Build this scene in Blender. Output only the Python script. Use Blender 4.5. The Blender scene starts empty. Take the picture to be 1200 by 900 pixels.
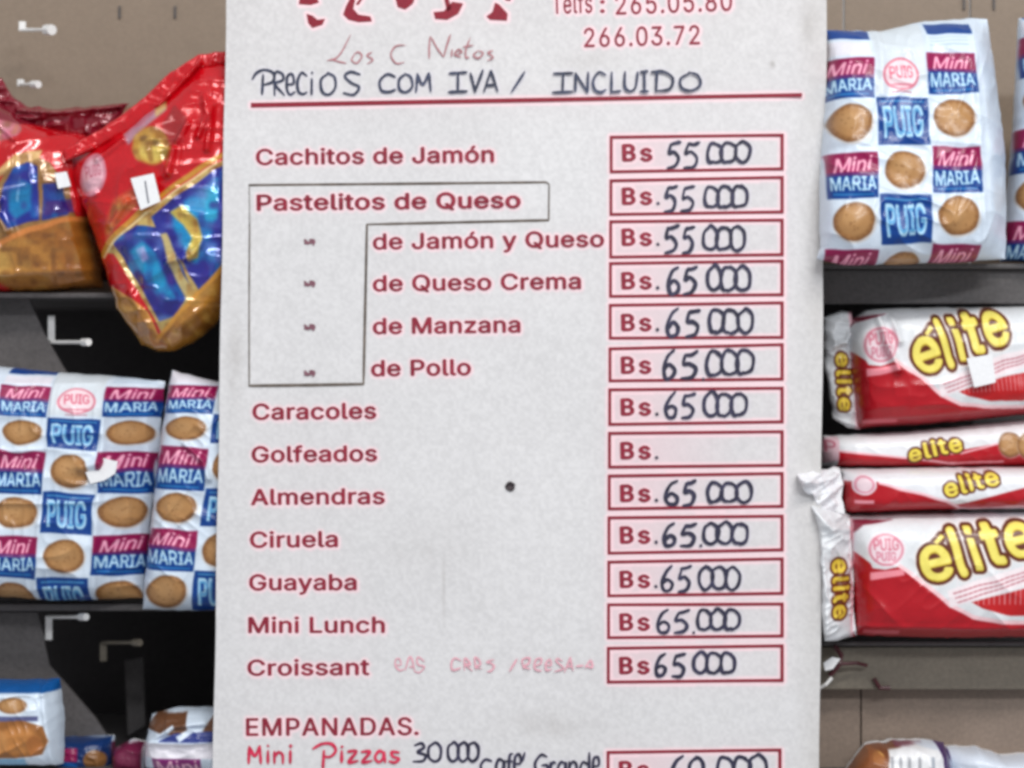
import bpy, math, random
import numpy as np
C = bpy.context
SC = C.scene
# ------------------------------------------------------------------ camera, world, lamps
S = 0.0005          # metres per photo pixel on the plane of the board
D = 1.5             # camera distance
cam = bpy.data.cameras.new('camera'); camo = bpy.data.objects.new('camera', cam)
C.collection.objects.link(camo); SC.camera = camo
camo.location = (0, -D, 0); camo.rotation_euler = (math.radians(90), 0, 0)
cam.sensor_width = 36; cam.lens = 36 * D / 0.6; cam.clip_start = 0.05; cam.clip_end = 60
cam.dof.use_dof = True; cam.dof.focus_distance = 1.46; cam.dof.aperture_fstop = 5.6
SC.cycles.pixel_filter_type = 'BLACKMAN_HARRIS'; SC.cycles.filter_width = 3.3
SC.cycles.use_denoising = True
w = bpy.data.worlds.new('World'); SC.world = w; w.use_nodes = True
w.node_tree.nodes['Background'].inputs[0].default_value = (0.92, 0.95, 1.0, 1)
w.node_tree.nodes['Background'].inputs[1].default_value = 0.46
SC.view_settings.view_transform = 'Standard'; SC.view_settings.look = 'None'
SC.view_settings.exposure = 0.0; SC.view_settings.gamma = 1.0
def area(name, loc, target, sx, sy, power, col):
    l = bpy.data.lights.new(name, 'AREA'); l.shape = 'RECTANGLE'; l.size = sx; l.size_y = sy
    l.energy = power * 1.36; l.color = col
    o = bpy.data.objects.new(name, l); C.collection.objects.link(o); o.location = loc
    d = np.array(target, float) - np.array(loc, float)
    from mathutils import Vector
    o.rotation_euler = Vector(d).to_track_quat('-Z', 'Y').to_euler()
area('ceiling_tube', (0.55, -1.7, 1.75), (0, 0, 0), 1.3, 0.10, 24, (1, 0.985, 0.95))
area('ceiling_tube', (-0.9, -1.3, 1.7), (0, 0, 0), 1.3, 0.10, 4.5, (1, 0.985, 0.95))
area('ceiling_tube', (0.9, -3.2, 1.6), (0, 0, 0), 1.6, 0.15, 32, (0.93, 0.97, 1.0))

# ------------------------------------------------------------------ helpers
R = random.Random(7)
def W(px, py, y=0.0):
    k = S * (1 + y / D)
    return ((px - 600) * k, y, (450 - py) * k)
BY0, BK = 0.0, 0.044       # the board leans: its top is a little farther away
def B(px, py, off=0.0):
    px = np.asarray(px, float); py = np.asarray(py, float)
    X = (px - 600) * S; Z = (450 - py) * S
    t = (D + BY0 - off) / (D - BK * Z)
    return np.stack([t * X, -D + t * D, t * Z], -1)
def lin(c):
    c = np.asarray(c, float) / 255.0
    return np.where(c <= 0.04045, c / 12.92, ((c + 0.055) / 1.055) ** 2.4)
def mesh_obj(name, verts, faces, mat, parent=None, smooth=False, label=None, cols=None):
    me = bpy.data.meshes.new(name)
    verts = np.asarray(verts, dtype=np.float32)
    if isinstance(faces, np.ndarray):
        n = len(faces); k = faces.shape[1]
        me.vertices.add(len(verts)); me.vertices.foreach_set('co', verts.ravel())
        me.loops.add(n * k); me.loops.foreach_set('vertex_index', faces.astype(np.int32).ravel())
        me.polygons.add(n); me.polygons.foreach_set('loop_start', np.arange(0, n * k, k, dtype=np.int32))
        me.polygons.foreach_set('loop_total', np.full(n, k, dtype=np.int32))
        me.update(calc_edges=True)
    else:
        me.from_pydata([tuple(map(float, v)) for v in verts], [], faces); me.update()
    if smooth: me.polygons.foreach_set('use_smooth', np.ones(len(me.polygons), dtype=bool))
    if cols is not None:
        a = me.color_attributes.new('print', 'FLOAT_COLOR', 'POINT')
        a.data.foreach_set('color', np.concatenate([cols, np.ones((len(cols), 1))], 1).astype(np.float32).ravel())
    me.materials.append(mat)
    o = bpy.data.objects.new(name, me); C.collection.objects.link(o)
    if parent is not None: o.parent = parent
    if label: o['label'] = label
    return o
def empty(name, label, cat, loc=(0, 0, 0), group=None):
    o = bpy.data.objects.new(name, None); o.empty_display_size = 0.02; C.collection.objects.link(o)
    o['label'] = label; o['category'] = cat
    if group: o['group'] = group
    return o
def settle(root, loc):
    """move the empty to the base of its thing, parts stay where they are"""
    from mathutils import Matrix, Vector
    root.location = loc
    inv = Matrix.Translation(-Vector(loc))
    for ch in root.children: ch.matrix_parent_inverse = inv
def mat(name, col, rough=0.5, spec=0.5, metal=0.0, nscale=None, nstr=0.0, bump=0.0, bscale=800, coat=0.0, attr=False, var=None):
    m = bpy.data.materials.new(name); m.use_nodes = True
    nt = m.node_tree; b = nt.nodes['Principled BSDF']
    b.inputs['Roughness'].default_value = rough; b.inputs['Metallic'].default_value = metal
    b.inputs['Specular IOR Level'].default_value = spec; b.inputs['Coat Weight'].default_value = coat
    b.inputs['Coat Roughness'].default_value = 0.12
    tc = nt.nodes.new('ShaderNodeTexCoord')
    if attr:
        src = nt.nodes.new('ShaderNodeVertexColor'); src.layer_name = 'print'; out = src.outputs[0]
    else:
        src = nt.nodes.new('ShaderNodeRGB'); src.outputs[0].default_value = (*lin(col), 1); out = src.outputs[0]
    if nscale:
        for sc_, st_ in ((nscale, nstr), (nscale * 0.11, nstr * 0.6)):
            n = nt.nodes.new('ShaderNodeTexNoise'); n.inputs['Scale'].default_value = sc_; n.inputs['Detail'].default_value = 3
            nt.links.new(tc.outputs['Object'], n.inputs['Vector'])
            mr = nt.nodes.new('ShaderNodeMapRange'); mr.inputs[1].default_value = 0.25; mr.inputs[2].default_value = 0.75
            mr.inputs[3].default_value = 1 - st_; mr.inputs[4].default_value = 1 + st_
            nt.links.new(n.outputs['Fac'], mr.inputs[0])
            mx = nt.nodes.new('ShaderNodeVectorMath'); mx.operation = 'SCALE'
            nt.links.new(out, mx.inputs[0]); nt.links.new(mr.outputs[0], mx.inputs['Scale']); out = mx.outputs[0]
    nt.links.new(out, b.inputs['Base Color'])
    if bump:
        n = nt.nodes.new('ShaderNodeTexNoise'); n.inputs['Scale'].default_value = bscale; n.inputs['Detail'].default_value = 4
        nt.links.new(tc.outputs['Object'], n.inputs['Vector'])
        bp = nt.nodes.new('ShaderNodeBump'); bp.inputs['Strength'].default_value = bump; bp.inputs['Distance'].default_value = 0.001
        nt.links.new(n.outputs['Fac'], bp.inputs['Height']); nt.links.new(bp.outputs[0], b.inputs['Normal'])
    return m
M = dict(
    board=mat('board_plastic', (0, 0, 0), 0.42, 0.3, attr=True, nscale=1100, nstr=0.03, bump=0.03, bscale=500),
    redink=mat('red_print', (142, 36, 56), 0.5, 0.3, nscale=700, nstr=0.25),
    rule=mat('red_rule', (136, 24, 44), 0.5, 0.3, nscale=700, nstr=0.15),
    faded=mat('faded_red_print', (178, 120, 126), 0.6, 0.2, nscale=500, nstr=0.2),
    faint=mat('faint_red_pen', (226, 168, 180), 0.6, 0.2, nscale=600, nstr=0.12),
    redpen=mat('red_marker', (205, 45, 80), 0.5, 0.3, nscale=500, nstr=0.3),
    pen=mat('black_marker', (52, 50, 72), 0.45, 0.3, nscale=450, nstr=0.55),
    headpen=mat('blue_black_marker', (56, 62, 84), 0.45, 0.3, nscale=450, nstr=0.5),
    cut=mat('edge_shadow', (104, 94, 86), 0.7, 0.2, nscale=260, nstr=0.35),
    ditto=mat('ditto_print', (128, 84, 96), 0.5, 0.3, nscale=500, nstr=0.2),
    hole=mat('nail_metal', (84, 74, 78), 0.5, 0.4, nscale=400, nstr=0.3),
    film=mat('printed_film', (0, 0, 0), 0.33, 0.35, attr=True, coat=0.1, nscale=900, nstr=0.05, bump=0.25, bscale=170),
    foil=mat('printed_foil', (0, 0, 0), 0.16, 0.6, metal=0.12, attr=True, coat=0.35, nscale=600, nstr=0.12, bump=0.35, bscale=90),
    tag=mat('sticker_paper', (236, 236, 238), 0.6, 0.3, nscale=600, nstr=0.05),
    tagink=mat('sticker_ink', (130, 130, 140), 0.6, 0.3, nscale=600, nstr=0.1),
    taupe=mat('taupe_painted_steel', (138, 121, 105), 0.5, 0.4, nscale=520, nstr=0.07, bump=0.15, bscale=300),
    olive=mat('taupe_shelf_front', (118, 110, 98), 0.55, 0.35, nscale=420, nstr=0.14, bump=0.15, bscale=260),
    brown=mat('brown_taupe_panel', (132, 116, 104), 0.55, 0.35, nscale=420, nstr=0.14, bump=0.15, bscale=260),
    dark=mat('dark_shelf_metal', (84, 80, 80), 0.5, 0.4, nscale=420, nstr=0.2, bump=0.15, bscale=300),
    black=mat('shaded_panel', (44, 40, 41), 0.6, 0.3, nscale=300, nstr=0.3, bump=0.2, bscale=300),
    chrome=mat('hook_steel', (240, 238, 236), 0.3, 0.6, metal=0.1, nscale=300, nstr=0.05),
    maroon=mat('maroon_plastic', (70, 18, 28), 0.4, 0.5, nscale=300, nstr=0.2),
)
# ---- numpy noise
def vn(x, y, seed):
    rs = np.random.RandomState(seed); T = rs.rand(128, 128)
    xi = np.floor(x).astype(int); yi = np.floor(y).astype(int); fx = x - xi; fy = y - yi
    fx = fx * fx * (3 - 2 * fx); fy = fy * fy * (3 - 2 * fy)
    g = lambda a, b: T[a % 128, b % 128]
    return (g(xi, yi) * (1 - fx) + g(xi + 1, yi) * fx) * (1 - fy) + (g(xi, yi + 1) * (1 - fx) + g(xi + 1, yi + 1) * fx) * fy
def ridged(x, y, seed):
    a = 1 - np.abs(2 * vn(x, y, seed) - 1)
    return a * a
# ---- text glyphs as triangles (built-in typeface)
_tc = {}
try:   # Blender's own sans typeface; falls back to the built-in one
    import os
    FONT = bpy.data.fonts.load(os.path.join(bpy.utils.system_resource('DATAFILES'), 'fonts', 'Inter.woff2'))
except Exception:
    FONT = None
def text_tris(s, bold=0.0, space=1.0, shear=0.0):
    key = (s, bold, space, shear)
    if key in _tc: return _tc[key]
    cu = bpy.data.curves.new('lettering', 'FONT'); cu.body = s; cu.size = 1; cu.resolution_u = 4
    cu.font = FONT or cu.font; cu.space_character = space; cu.shear = shear; cu.fill_mode = 'NONE'
    o = bpy.data.objects.new('lettering', cu); C.collection.objects.link(o)
    C.view_layer.update(); dg = C.evaluated_depsgraph_get()
    me = bpy.data.meshes.new_from_object(o.evaluated_get(dg))
    v = np.zeros(len(me.vertices) * 3); me.vertices.foreach_get('co', v); v = v.reshape(-1, 3)[:, :2]
    e = np.zeros(len(me.edges) * 2, dtype=np.int32); me.edges.foreach_get('vertices', e); e = e.reshape(-1, 2)
    # outlines may cross themselves: triangulate all edges, keep what the outlines wind round
    nb = {}
    for p, q in e: nb.setdefault(int(p), []).append(int(q)); nb.setdefault(int(q), []).append(int(p))
    seen = set(); loops = []
    for st in range(len(v)):
        if st in seen or st not in nb: continue
        lp = [st]; seen.add(st); cur = st
        nxt = st + 1 if st + 1 in nb[st] else nb[st][0]
        while nxt not in seen:
            lp.append(nxt); seen.add(nxt); cand = [k for k in nb[nxt] if k not in seen]
            if not cand: break
            nxt = cand[0]
        loops.append(lp)
    from mathutils import Vector
    from mathutils.geometry import delaunay_2d_cdt
    ov, oe, of, *_ = delaunay_2d_cdt([Vector(p) for p in v], [(int(p), int(q)) for p, q in e], [], 0, 1e-6)
    ov = np.array([tuple(p) for p in ov]); of = np.array([f for f in of if len(f) == 3], dtype=np.int32)
    c = ov[of].mean(1); wn = np.zeros(len(c))
    for lp in loops:
        P = v[lp]; Q = np.roll(P, -1, 0)
        for (x0, y0), (x1, y1) in zip(P, Q):
            side = (x1 - x0) * (c[:, 1] - y0) - (y1 - y0) * (c[:, 0] - x0)
            wn += ((y0 <= c[:, 1]) & (y1 > c[:, 1]) & (side > 0)).astype(int) - ((y1 <= c[:, 1]) & (y0 > c[:, 1]) & (side < 0)).astype(int)
    v, t = ov, of[wn != 0]
    bpy.data.objects.remove(o); bpy.data.curves.remove(cu); bpy.data.meshes.remove(me)
    _tc[key] = (v, t); return v, t
CAP = text_tris('H')[0][:, 1].max()
def place_text(s, x0, y0, x1, y1, cap, bold=0.0, space=1.0, shear=0.0, rise=0.0):
    """lettering whose baseline runs from (x0,y0) to (x1,y1), y down"""
    v, t = text_tris(s, bold, space, shear)
    v = v.copy(); a, b = v[:, 0].min(), v[:, 0].max()
    L = math.hypot(x1 - x0, y1 - y0); ux, uy = (x1 - x0) / L, (y1 - y0) / L
    X = (v[:, 0] - a) / (b - a) * L; Y = v[:, 1] / CAP * cap
    return np.stack([x0 + X * ux + Y * uy, y0 + X * uy - Y * ux], -1), t
# ---- painted print canvas (flat print only)
class Cv:
    def __init__(s, x0, y0, x1, y1, k, bg):
        s.x0, s.y0, s.k = x0, y0, k
        s.a = np.ones((int((y1 - y0) * k) + 1, int((x1 - x0) * k) + 1, 3)) * np.array(bg, float)
    def full(s): return np.zeros(s.a.shape[:2], bool)
    def tr(s, p): p = np.asarray(p, float); return np.stack([(p[..., 0] - s.x0) * s.k, (p[..., 1] - s.y0) * s.k], -1)
    def pmask(s, pts):
        p = s.tr(pts); m = s.full(); H, Wd = m.shape
        ax, ay = np.floor(p.min(0)).astype(int); bx, by = np.ceil(p.max(0)).astype(int) + 1
        ax, ay = max(ax, 0), max(ay, 0); bx, by = min(bx, Wd), min(by, H)
        if bx <= ax or by <= ay: return m
        X, Y = np.meshgrid(np.arange(ax, bx) + .01, np.arange(ay, by) + .01)
        ins = np.zeros(X.shape, bool); n = len(p)
        for i in range(n):
            (xa, ya), (xb, yb) = p[i], p[(i + 1) % n]
            if ya == yb: continue
            c = ((ya > Y) != (yb > Y)) & (X < (xb - xa) * (Y - ya) / (yb - ya) + xa); ins ^= c
        m[ay:by, ax:bx] = ins; return m
    def tmask(s, v, t):
        p = s.tr(v); m = s.full(); H, Wd = m.shape
        for tri in t:
            q = p[tri]; ax, ay = np.floor(q.min(0)).astype(int); bx, by = np.ceil(q.max(0)).astype(int) + 1
            ax, ay = max(ax, 0), max(ay, 0); bx, by = min(bx, Wd), min(by, H)
            if bx <= ax or by <= ay: continue
            X, Y = np.meshgrid(np.arange(ax, bx), np.arange(ay, by))
            e = []
            for i in range(3):
                a, b = q[i], q[(i + 1) % 3]; e.append((b[0] - a[0]) * (Y - a[1]) - (b[1] - a[1]) * (X - a[0]))
            m[ay:by, ax:bx] |= ((e[0] >= 0) & (e[1] >= 0) & (e[2] >= 0)) | ((e[0] <= 0) & (e[1] <= 0) & (e[2] <= 0))
        return m
    def dil(s, m, r):
        r = r * s.k; n = int(math.ceil(r)); o = m.copy()
        for dy in range(-n, n + 1):
            for dx in range(-n, n + 1):
                if dx * dx + dy * dy <= r * r + .3: o |= np.roll(np.roll(m, dy, 0), dx, 1)
        return o
    def put(s, m, c, al=1.0):
        m = m * al if m.dtype != bool else m.astype(float) * al
        s.a = s.a * (1 - m[..., None]) + np.array(c, float) * m[..., None]
    def poly(s, pts, c, al=1.0, blur=0): 
        m = s.pmask(pts).astype(float)
        if blur: m = gblur(m, blur * s.k)
        s.put(m * 1.0, c, al)
    def rect(s, x0, y0, x1, y1, c, al=1.0): s.poly([(x0, y0), (x1, y0), (x1, y1), (x0, y1)], c, al)
    def ell(s, cx, cy, rx, ry, c, al=1.0, rot=0, blur=0, wob=0):
        t = np.linspace(0, 2 * math.pi, 40)[:-1]; r_ = 1 + wob * np.sin(5 * t + cx) * .5 + wob * np.sin(9 * t + cy) * .5
        x = rx * np.cos(t) * r_; y = ry * np.sin(t) * r_; cr, sr = math.cos(rot), math.sin(rot)
        s.poly(np.stack([cx + x * cr - y * sr, cy + x * sr + y * cr], -1), c, al, blur)
    def line(s, pts, w, c, al=1.0):
        pts = np.asarray(pts, float)
        for a, b in zip(pts[:-1], pts[1:]):
            d = b - a; L = math.hypot(*d) + 1e-6; n = np.array([-d[1], d[0]]) / L * w / 2
            e = d / L * w * .25
            s.poly([a + n - e, b + n + e, b - n + e, a - n - e], c, al)
    def text(s, st, x0, y0, x1, y1, cap, c, outline=(), fat=0, al=1.0, **kw):
        v, t = place_text(st, x0, y0, x1, y1, cap, **kw); m = s.tmask(v, t)
        for r_, oc in outline: s.put(s.dil(m, r_ + fat), oc, al)
        s.put(s.dil(m, fat) if fat else m, c, al); return m
    def soften(s, sig): s.a = np.stack([gblur(s.a[..., i], sig) for i in range(3)], -1)
    def sample(s, x, y):
        X = np.clip((x - s.x0) * s.k, 0, s.a.shape[1] - 1.001); Y = np.clip((y - s.y0) * s.k, 0, s.a.shape[0] - 1.001)
        xi = X.astype(int); yi = Y.astype(int); fx = (X - xi)[..., None]; fy = (Y - yi)[..., None]; a = s.a
        return (a[yi, xi] * (1 - fx) + a[yi, xi + 1] * fx) * (1 - fy) + (a[yi + 1, xi] * (1 - fx) + a[yi + 1, xi + 1] * fx) * fy
def gblur(m, sig):
    n = max(1, int(sig * 3)); k = np.exp(-np.arange(-n, n + 1) ** 2 / (2 * sig * sig)); k /= k.sum()
    p = np.pad(m, n, mode='edge')
    p = np.apply_along_axis(lambda r_: np.convolve(r_, k, 'valid'), 1, p)
    return np.apply_along_axis(lambda r_: np.convolve(r_, k, 'valid'), 0, p)
# ---- boxes in photo/depth space
def box(name, x0, y0, x1, y1, ya, yb, m, parent=None, label=None, bev=0.0008):
    """block whose front face (depth ya) spans the given outline, real sides back to yb"""
    f = [np.array(W(x, y, ya)) for x, y in ((x0, y0), (x1, y0), (x1, y1), (x0, y1))]
    v = f + [np.array((p[0], yb, p[2])) for p in f]
    o = mesh_obj(name, v, [(0, 3, 2, 1), (4, 5, 6, 7), (0, 1, 5, 4), (1, 2, 6, 5), (2, 3, 7, 6), (3, 0, 4, 7)], m, parent, label=label)
    if bev:
        md = o.modifiers.new('bevel', 'BEVEL'); md.width = bev; md.segments = 2
    return o
def rod(name, pts, rad, m, parent=None, n=8):
    pts = [np.array(p, float) for p in pts]; V = []; F = []
    for i, p in enumerate(pts):
        d = pts[min(i + 1, len(pts) - 1)] - pts[max(i - 1, 0)]; d /= np.linalg.norm(d)
        a = np.cross(d, (0, 0, 1.0)); a = np.cross(d, (0, 1.0, 0)) if np.linalg.norm(a) < .1 else a; a /= np.linalg.norm(a); b = np.cross(d, a)
        r_ = rad[i] if isinstance(rad, (list, tuple)) else rad
        V += [p + r_ * (math.cos(t) * a + math.sin(t) * b) for t in [2 * math.pi * k / n for k in range(n)]]
    for i in range(len(pts) - 1):
        for k in range(n): F.append((i * n + k, i * n + (k + 1) % n, (i + 1) * n + (k + 1) % n, (i + 1) * n + k))
    F.append(tuple(range(n))[::-1]); F.append(tuple(range((len(pts) - 1) * n, len(pts) * n)))
    return mesh_obj(name, V, F, m, parent, smooth=False)

# ------------------------------------------------------------------ shelving behind everything
YB = 0.30
shelv = empty('shelving_unit', 'taupe steel shop shelving behind the price board and biscuit packs', 'shelf')
def sheet(name, pts, y, m, parent, th=0.004, label=None):
    """flat plate cut to an outline, th thick"""
    f = [np.array(W(a, b, y)) for a, b in pts]; n = len(f)
    v = f + [p + np.array((0, th, 0)) for p in f]
    F = [tuple(range(n))[::-1], tuple(range(n, 2 * n))] + [(i, (i + 1) % n, n + (i + 1) % n, n + i) for i in range(n)]
    return mesh_obj(name, v, F, m, parent, label=label)
for a, b in ((-80, 330), (332, 600), (602, 988), (990, 1136), (1138, 1290)):
    sheet('back_panel', [(a, -60), (b, -60), (b, 352), (a, 352)], 0.13, M['taupe'], shelv)
for a, b in ((700, 1008), (1010, 1290)):
    sheet('back_panel', [(a, 806), (b, 806), (b, 980), (a, 980)], 0.05, M['brown'], shelv)
sheet('back_panel', [(-80, 320), (1290, 320), (1290, 980), (-80, 980)], YB, M['black'], shelv, label='back panel behind the lower shelves, coloured black as shade')  # shelf shade is put into this panel's near-black colour
for px in (140, 205, 812, 1165, 1130): # slots for the hooks punched in the panels
    for py in ((14,) if px < 300 else (4,)):
        box('slot', px - 1.2, py - 7, px + 1.2, py + 7, 0.1285, 0.131, M['dark'], shelv, bev=0)
# shelf plates with their front lips
box('shelf_plate', -80, 343, 640, 349, 0.048, YB, M['dark'], shelv)
box('shelf_plate', -80, 708, 640, 716, 0.05, YB, M['dark'], shelv)
box('shelf_plate', 640.5, 309, 1290, 315, 0.03, YB, M['dark'], shelv)
box('shelf_plate', 640.5, 752, 1290, 757, 0.03, YB, M['dark'], shelv)
box('price_rail', 640.5, 316, 1290, 356, 0.036, 0.040, M['dark'], shelv, label='dark grey rail under the upper right shelf')
box('price_rail', 640.5, 758, 1290, 808, 0.036, 0.040, M['olive'], shelv, label='taupe rail under the lower right shelf')
box('shelf_plate', -80, 905, 1290, 912, 0.03, YB, M['dark'], shelv)
# slanted side brackets
sheet('bracket', [(-80, 350), (34, 350), (52, 392), (80, 440), (110, 706), (-80, 706)], 0.07, M['dark'], shelv)
sheet('bracket', [(-80, 718), (44, 718), (58, 780), (112, 842), (150, 900), (150, 960), (-80, 960)], 0.07, M['dark'], shelv)
sheet('bracket', [(146, 775), (168, 770), (170, 850), (150, 862)], 0.16, M['dark'], shelv)
sheet('bracket', [(1140, 362), (1300, 362), (1300, 700), (1140, 700)], 0.2, M['dark'], shelv)
settle(shelv, W(600, 980, 0.2))

# ------------------------------------------------------------------ hooks
def hook(x0, y0, x1, y1, xe, ye, y, label, grp='steel shelf hooks', cap=3.4, bright=True):
    t = empty('shelf_hook', label, 'hook', group=grp)
    m = M['chrome']
    box('upright_plate', x0 - 4, y0, x0 + 4, y1, y, y + 0.002, m, t, bev=0.0003)
    rod('prong', [W(x0, ye, y - .001), W((x0 + xe) / 2, (ye + y1) / 2 * 0 + ye, y - 0.012), W(xe, ye, y - 0.03)], 0.0011, m, t)
    rod('end_cap', [W(xe - 3, ye, y - 0.028), W(xe + 4, ye, y - 0.034)], 0.0011 * cap / 2 * 1.2, m, t)
    settle(t, W(x0, y1, y)); return t
hook(60, 370, 62, 399, 100, 401, 0.075, 'white steel hook under the two red snack bags')
hook(57, 722, 58, 750, 97, 723, 0.075, 'bright steel hook under the wide blue and white biscuit pack')
h3 = hook(121, 753, 122, 775, 160, 753, 0.10, 'dull grey hook in the dark gap, right of and below the bright one')
for c in h3.children: c.data.materials[0] = M['olive']
hook(26, 25, 26, 36, 57, 35, 0.10, 'small white hook prong against the panel in the top left corner', cap=5)
hook(24, 93, 24, 101, 41, 99, 0.10, 'small white hook prong just above the left snack bag', cap=3.6)
t = empty('broken_clip', 'broken maroon clip with a white chip hanging beside the lower right of the board', 'clip')
rod('clip_arm', [W(978, 757, .03), W(986, 768, .028), W(984, 778, .026), W(972, 792, .026)], 0.0016, M['maroon'], t)
rod('clip_arm', [W(984, 778, .026), W(1004, 777, .028), W(1016, 780, .03)], 0.0011, M['maroon'], t)
rod('clip_arm', [W(1024, 795, .033), W(1031, 806, .033), W(1043, 806, .033)], 0.0013, M['maroon'], t)
mesh_obj('chip', [W(965, 777, .018), W(975, 770, .018), W(985, 772, .018), (W(976, 784, .018)), W(967, 786, .018)] +
         [W(965, 777, .021), W(975, 770, .021), W(985, 772, .021), (W(976, 784, .021)), W(967, 786, .021)],
         [(0, 1, 2, 3, 4), (9, 8, 7, 6, 5)] + [(i, i + 5, (i + 1) % 5 + 5, (i + 1) % 5) for i in range(5)], M['tag'], t)
rod('wire_end', [W(961, 806, .015), W(968, 802, .012), W(975, 794, .012)], 0.001, M['chrome'], t)
settle(t, W(978, 757, .03))

# ------------------------------------------------------------------ the price board
board = empty('price_board', 'tall white bakery price board with red printed list and handwritten prices', 'price board')
RED_PRINT = []      # (kind, geometry) gathered for the bright pink sharpening halo painted round the ink
# panel
HAL = Cv(230, -40, 1000, 960, 1.0, (0, 0, 0))
halo = HAL.full(); halo_pen = HAL.full()
LINES = [  # printed words: x0, y0, x1, y1, cap, bold
    ('Cachitos de Jamón', 300, 193, 579, 189.5), ('Pastelitos de Queso', 301, 246.5, 610, 243),
    ('de Jamón y Queso', 437, 292, 708, 288.5), ('de Queso Crema', 437, 341, 681, 338), ('de Manzana', 437, 391, 610, 389),
    ('de Pollo', 435, 440.5, 552, 439), ('Caracoles', 296, 491.5, 441, 490), ('Golfeados', 295, 541.5, 442, 540),
    ('Almendras', 294, 591.5, 451, 590), ('Ciruela', 293, 641.5, 396, 640.5), ('Guayaba', 292, 691.5, 418, 691),
    ('Mini Lunch', 291, 741.5, 451, 741), ('Croissant', 290, 791.5, 433, 790.5)]
def flat(name, v, t, m, parent, off=0.00035, label=None, fat=0.55):
    sh = [(0, 0), (fat, 0), (-fat, 0), (0, fat * .6), (0, -fat * .6)] if fat else [(0, 0)]
    if fat:
        t = np.asarray(t); v = v[t.ravel()]; lift = np.repeat(np.arange(len(t)), 3) * 3.1e-7   # every facet a hair apart, none coplanar
        t = np.arange(len(v)).reshape(-1, 3)
        P = [B(v[:, 0] + a, v[:, 1] + b, off + .000012 * i + lift) for i, (a, b) in enumerate(sh)]
        return mesh_obj(name, np.vstack(P), np.vstack([np.asarray(t) + i * len(v) for i in range(len(sh))]), m, parent, label=label)
    return mesh_obj(name, B(v[:, 0], v[:, 1], off), np.asarray(t), m, parent, label=label)
for s_, x0, y0, x1, y1 in LINES:
    v, t = place_text(s_, x0 + .8, y0, x1 - .8, y1, 18, bold=0.016, space=1.03)
    flat('printed_line', v, t, M['redink'], board, fat=.95 if s_[:3] != 'Pas' else 1.15); halo |= HAL.tmask(v, t)
for s_, x0, y0, x1, y1, cp, bo in (('EMPANADAS', 289, 862, 482, 861, 20, 0.006), ('.', 486, 861, 490, 861, 20, 0.01),
        ('Telfs', 648, 16, 694, 14.5, 23, 0.004), (':', 704, 14.5, 708, 14.5, 20, 0.004), ('265.05.80', 722, 17, 858, 12, 23, 0.004), ('266.03.72', 685, 55, 820, 51.5, 22, 0.004)):
    v, t = place_text(s_, x0, y0, x1, y1, cp, bold=bo, space=1.08)
    flat('printed_line', v, t, M['redink'], board, fat=.85 if cp == 20 else .35); halo |= HAL.tmask(v, t)
# heading rule
rule = [(294, 120.5), (940, 109), (940, 113.5), (294, 126)]
mesh_obj('heading_rule', B([p[0] for p in rule], [p[1] for p in rule], 0.0004), [(0, 3, 2, 1)], M['rule'], board)
halo |= HAL.pmask(rule)
# stroke lettering ----------------------------------------------------
def smooth_line(p, k=7):
    p = np.asarray(p, float)
    if len(p) < 3: 
        return np.stack([np.linspace(p[0][i], p[-1][i], 6) for i in range(2)], -1)
    q = np.vstack([2 * p[0] - p[1], p, 2 * p[-1] - p[-2]]); o = []
    for i in range(1, len(q) - 2):
        for t in np.linspace(0, 1, k, endpoint=False):
            a, b, c, d = q[i - 1], q[i], q[i + 1], q[i + 2]
            o.append(.5 * (2 * b + (c - a) * t + (2 * a - 5 * b + 4 * c - d) * t * t + (3 * b - a - 3 * c + d) * t ** 3))
    o.append(p[-1]); return np.array(o)
def strokes(name, lines, width, m, parent, off=0.0006, hal=None, label=None, taper=0.35):
    V = []; F = []; base = 0
    for li, ln in enumerate(lines):
        p = smooth_line(ln); n = len(p); d = np.gradient(p, axis=0); L = np.hypot(d[:, 0], d[:, 1])[:, None] + 1e-6
        nrm = np.stack([-d[:, 1], d[:, 0]], -1) / L
        tt = np.linspace(0, 1, n); ww = width / 2 * (0.85 + 0.3 * vn(tt * 4 + li * 7.3, tt * 0 + width, 5)) * (1 - taper * np.abs(2 * tt - 1) ** 6) * (0.82 + .36 * vn(p[:, 0] / 5, p[:, 1] / 7, 77))
        a = p + nrm * ww[:, None]; b = p - nrm * ww[:, None]; e = d / L * (width * .28)
        a = np.vstack([p[0] + nrm[0] * ww[0] * .4 - e[0], a, p[-1] + nrm[-1] * ww[-1] * .4 + e[-1]])
        b = np.vstack([p[0] - nrm[0] * ww[0] * .4 - e[0], b, p[-1] - nrm[-1] * ww[-1] * .4 + e[-1]])
        n += 2
        o1 = off + 0.00003 * li + np.linspace(0, 0.00002, n)
        va = np.array([B(a[i, 0], a[i, 1], o1[i]) for i in range(n)]); vb = np.array([B(b[i, 0], b[i, 1], o1[i]) for i in range(n)])
        V += [va, vb]; F += [(base + i, base + i + 1, base + n + i + 1, base + n + i) for i in range(n - 1)]; base += 2 * n
        if hal is not None:
            for i in range(n - 1): hal |= HAL.pmask([a[i], a[i + 1], b[i + 1], b[i]])
    return mesh_obj(name, np.vstack(V), np.array(F), m, parent, label=label)
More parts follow.
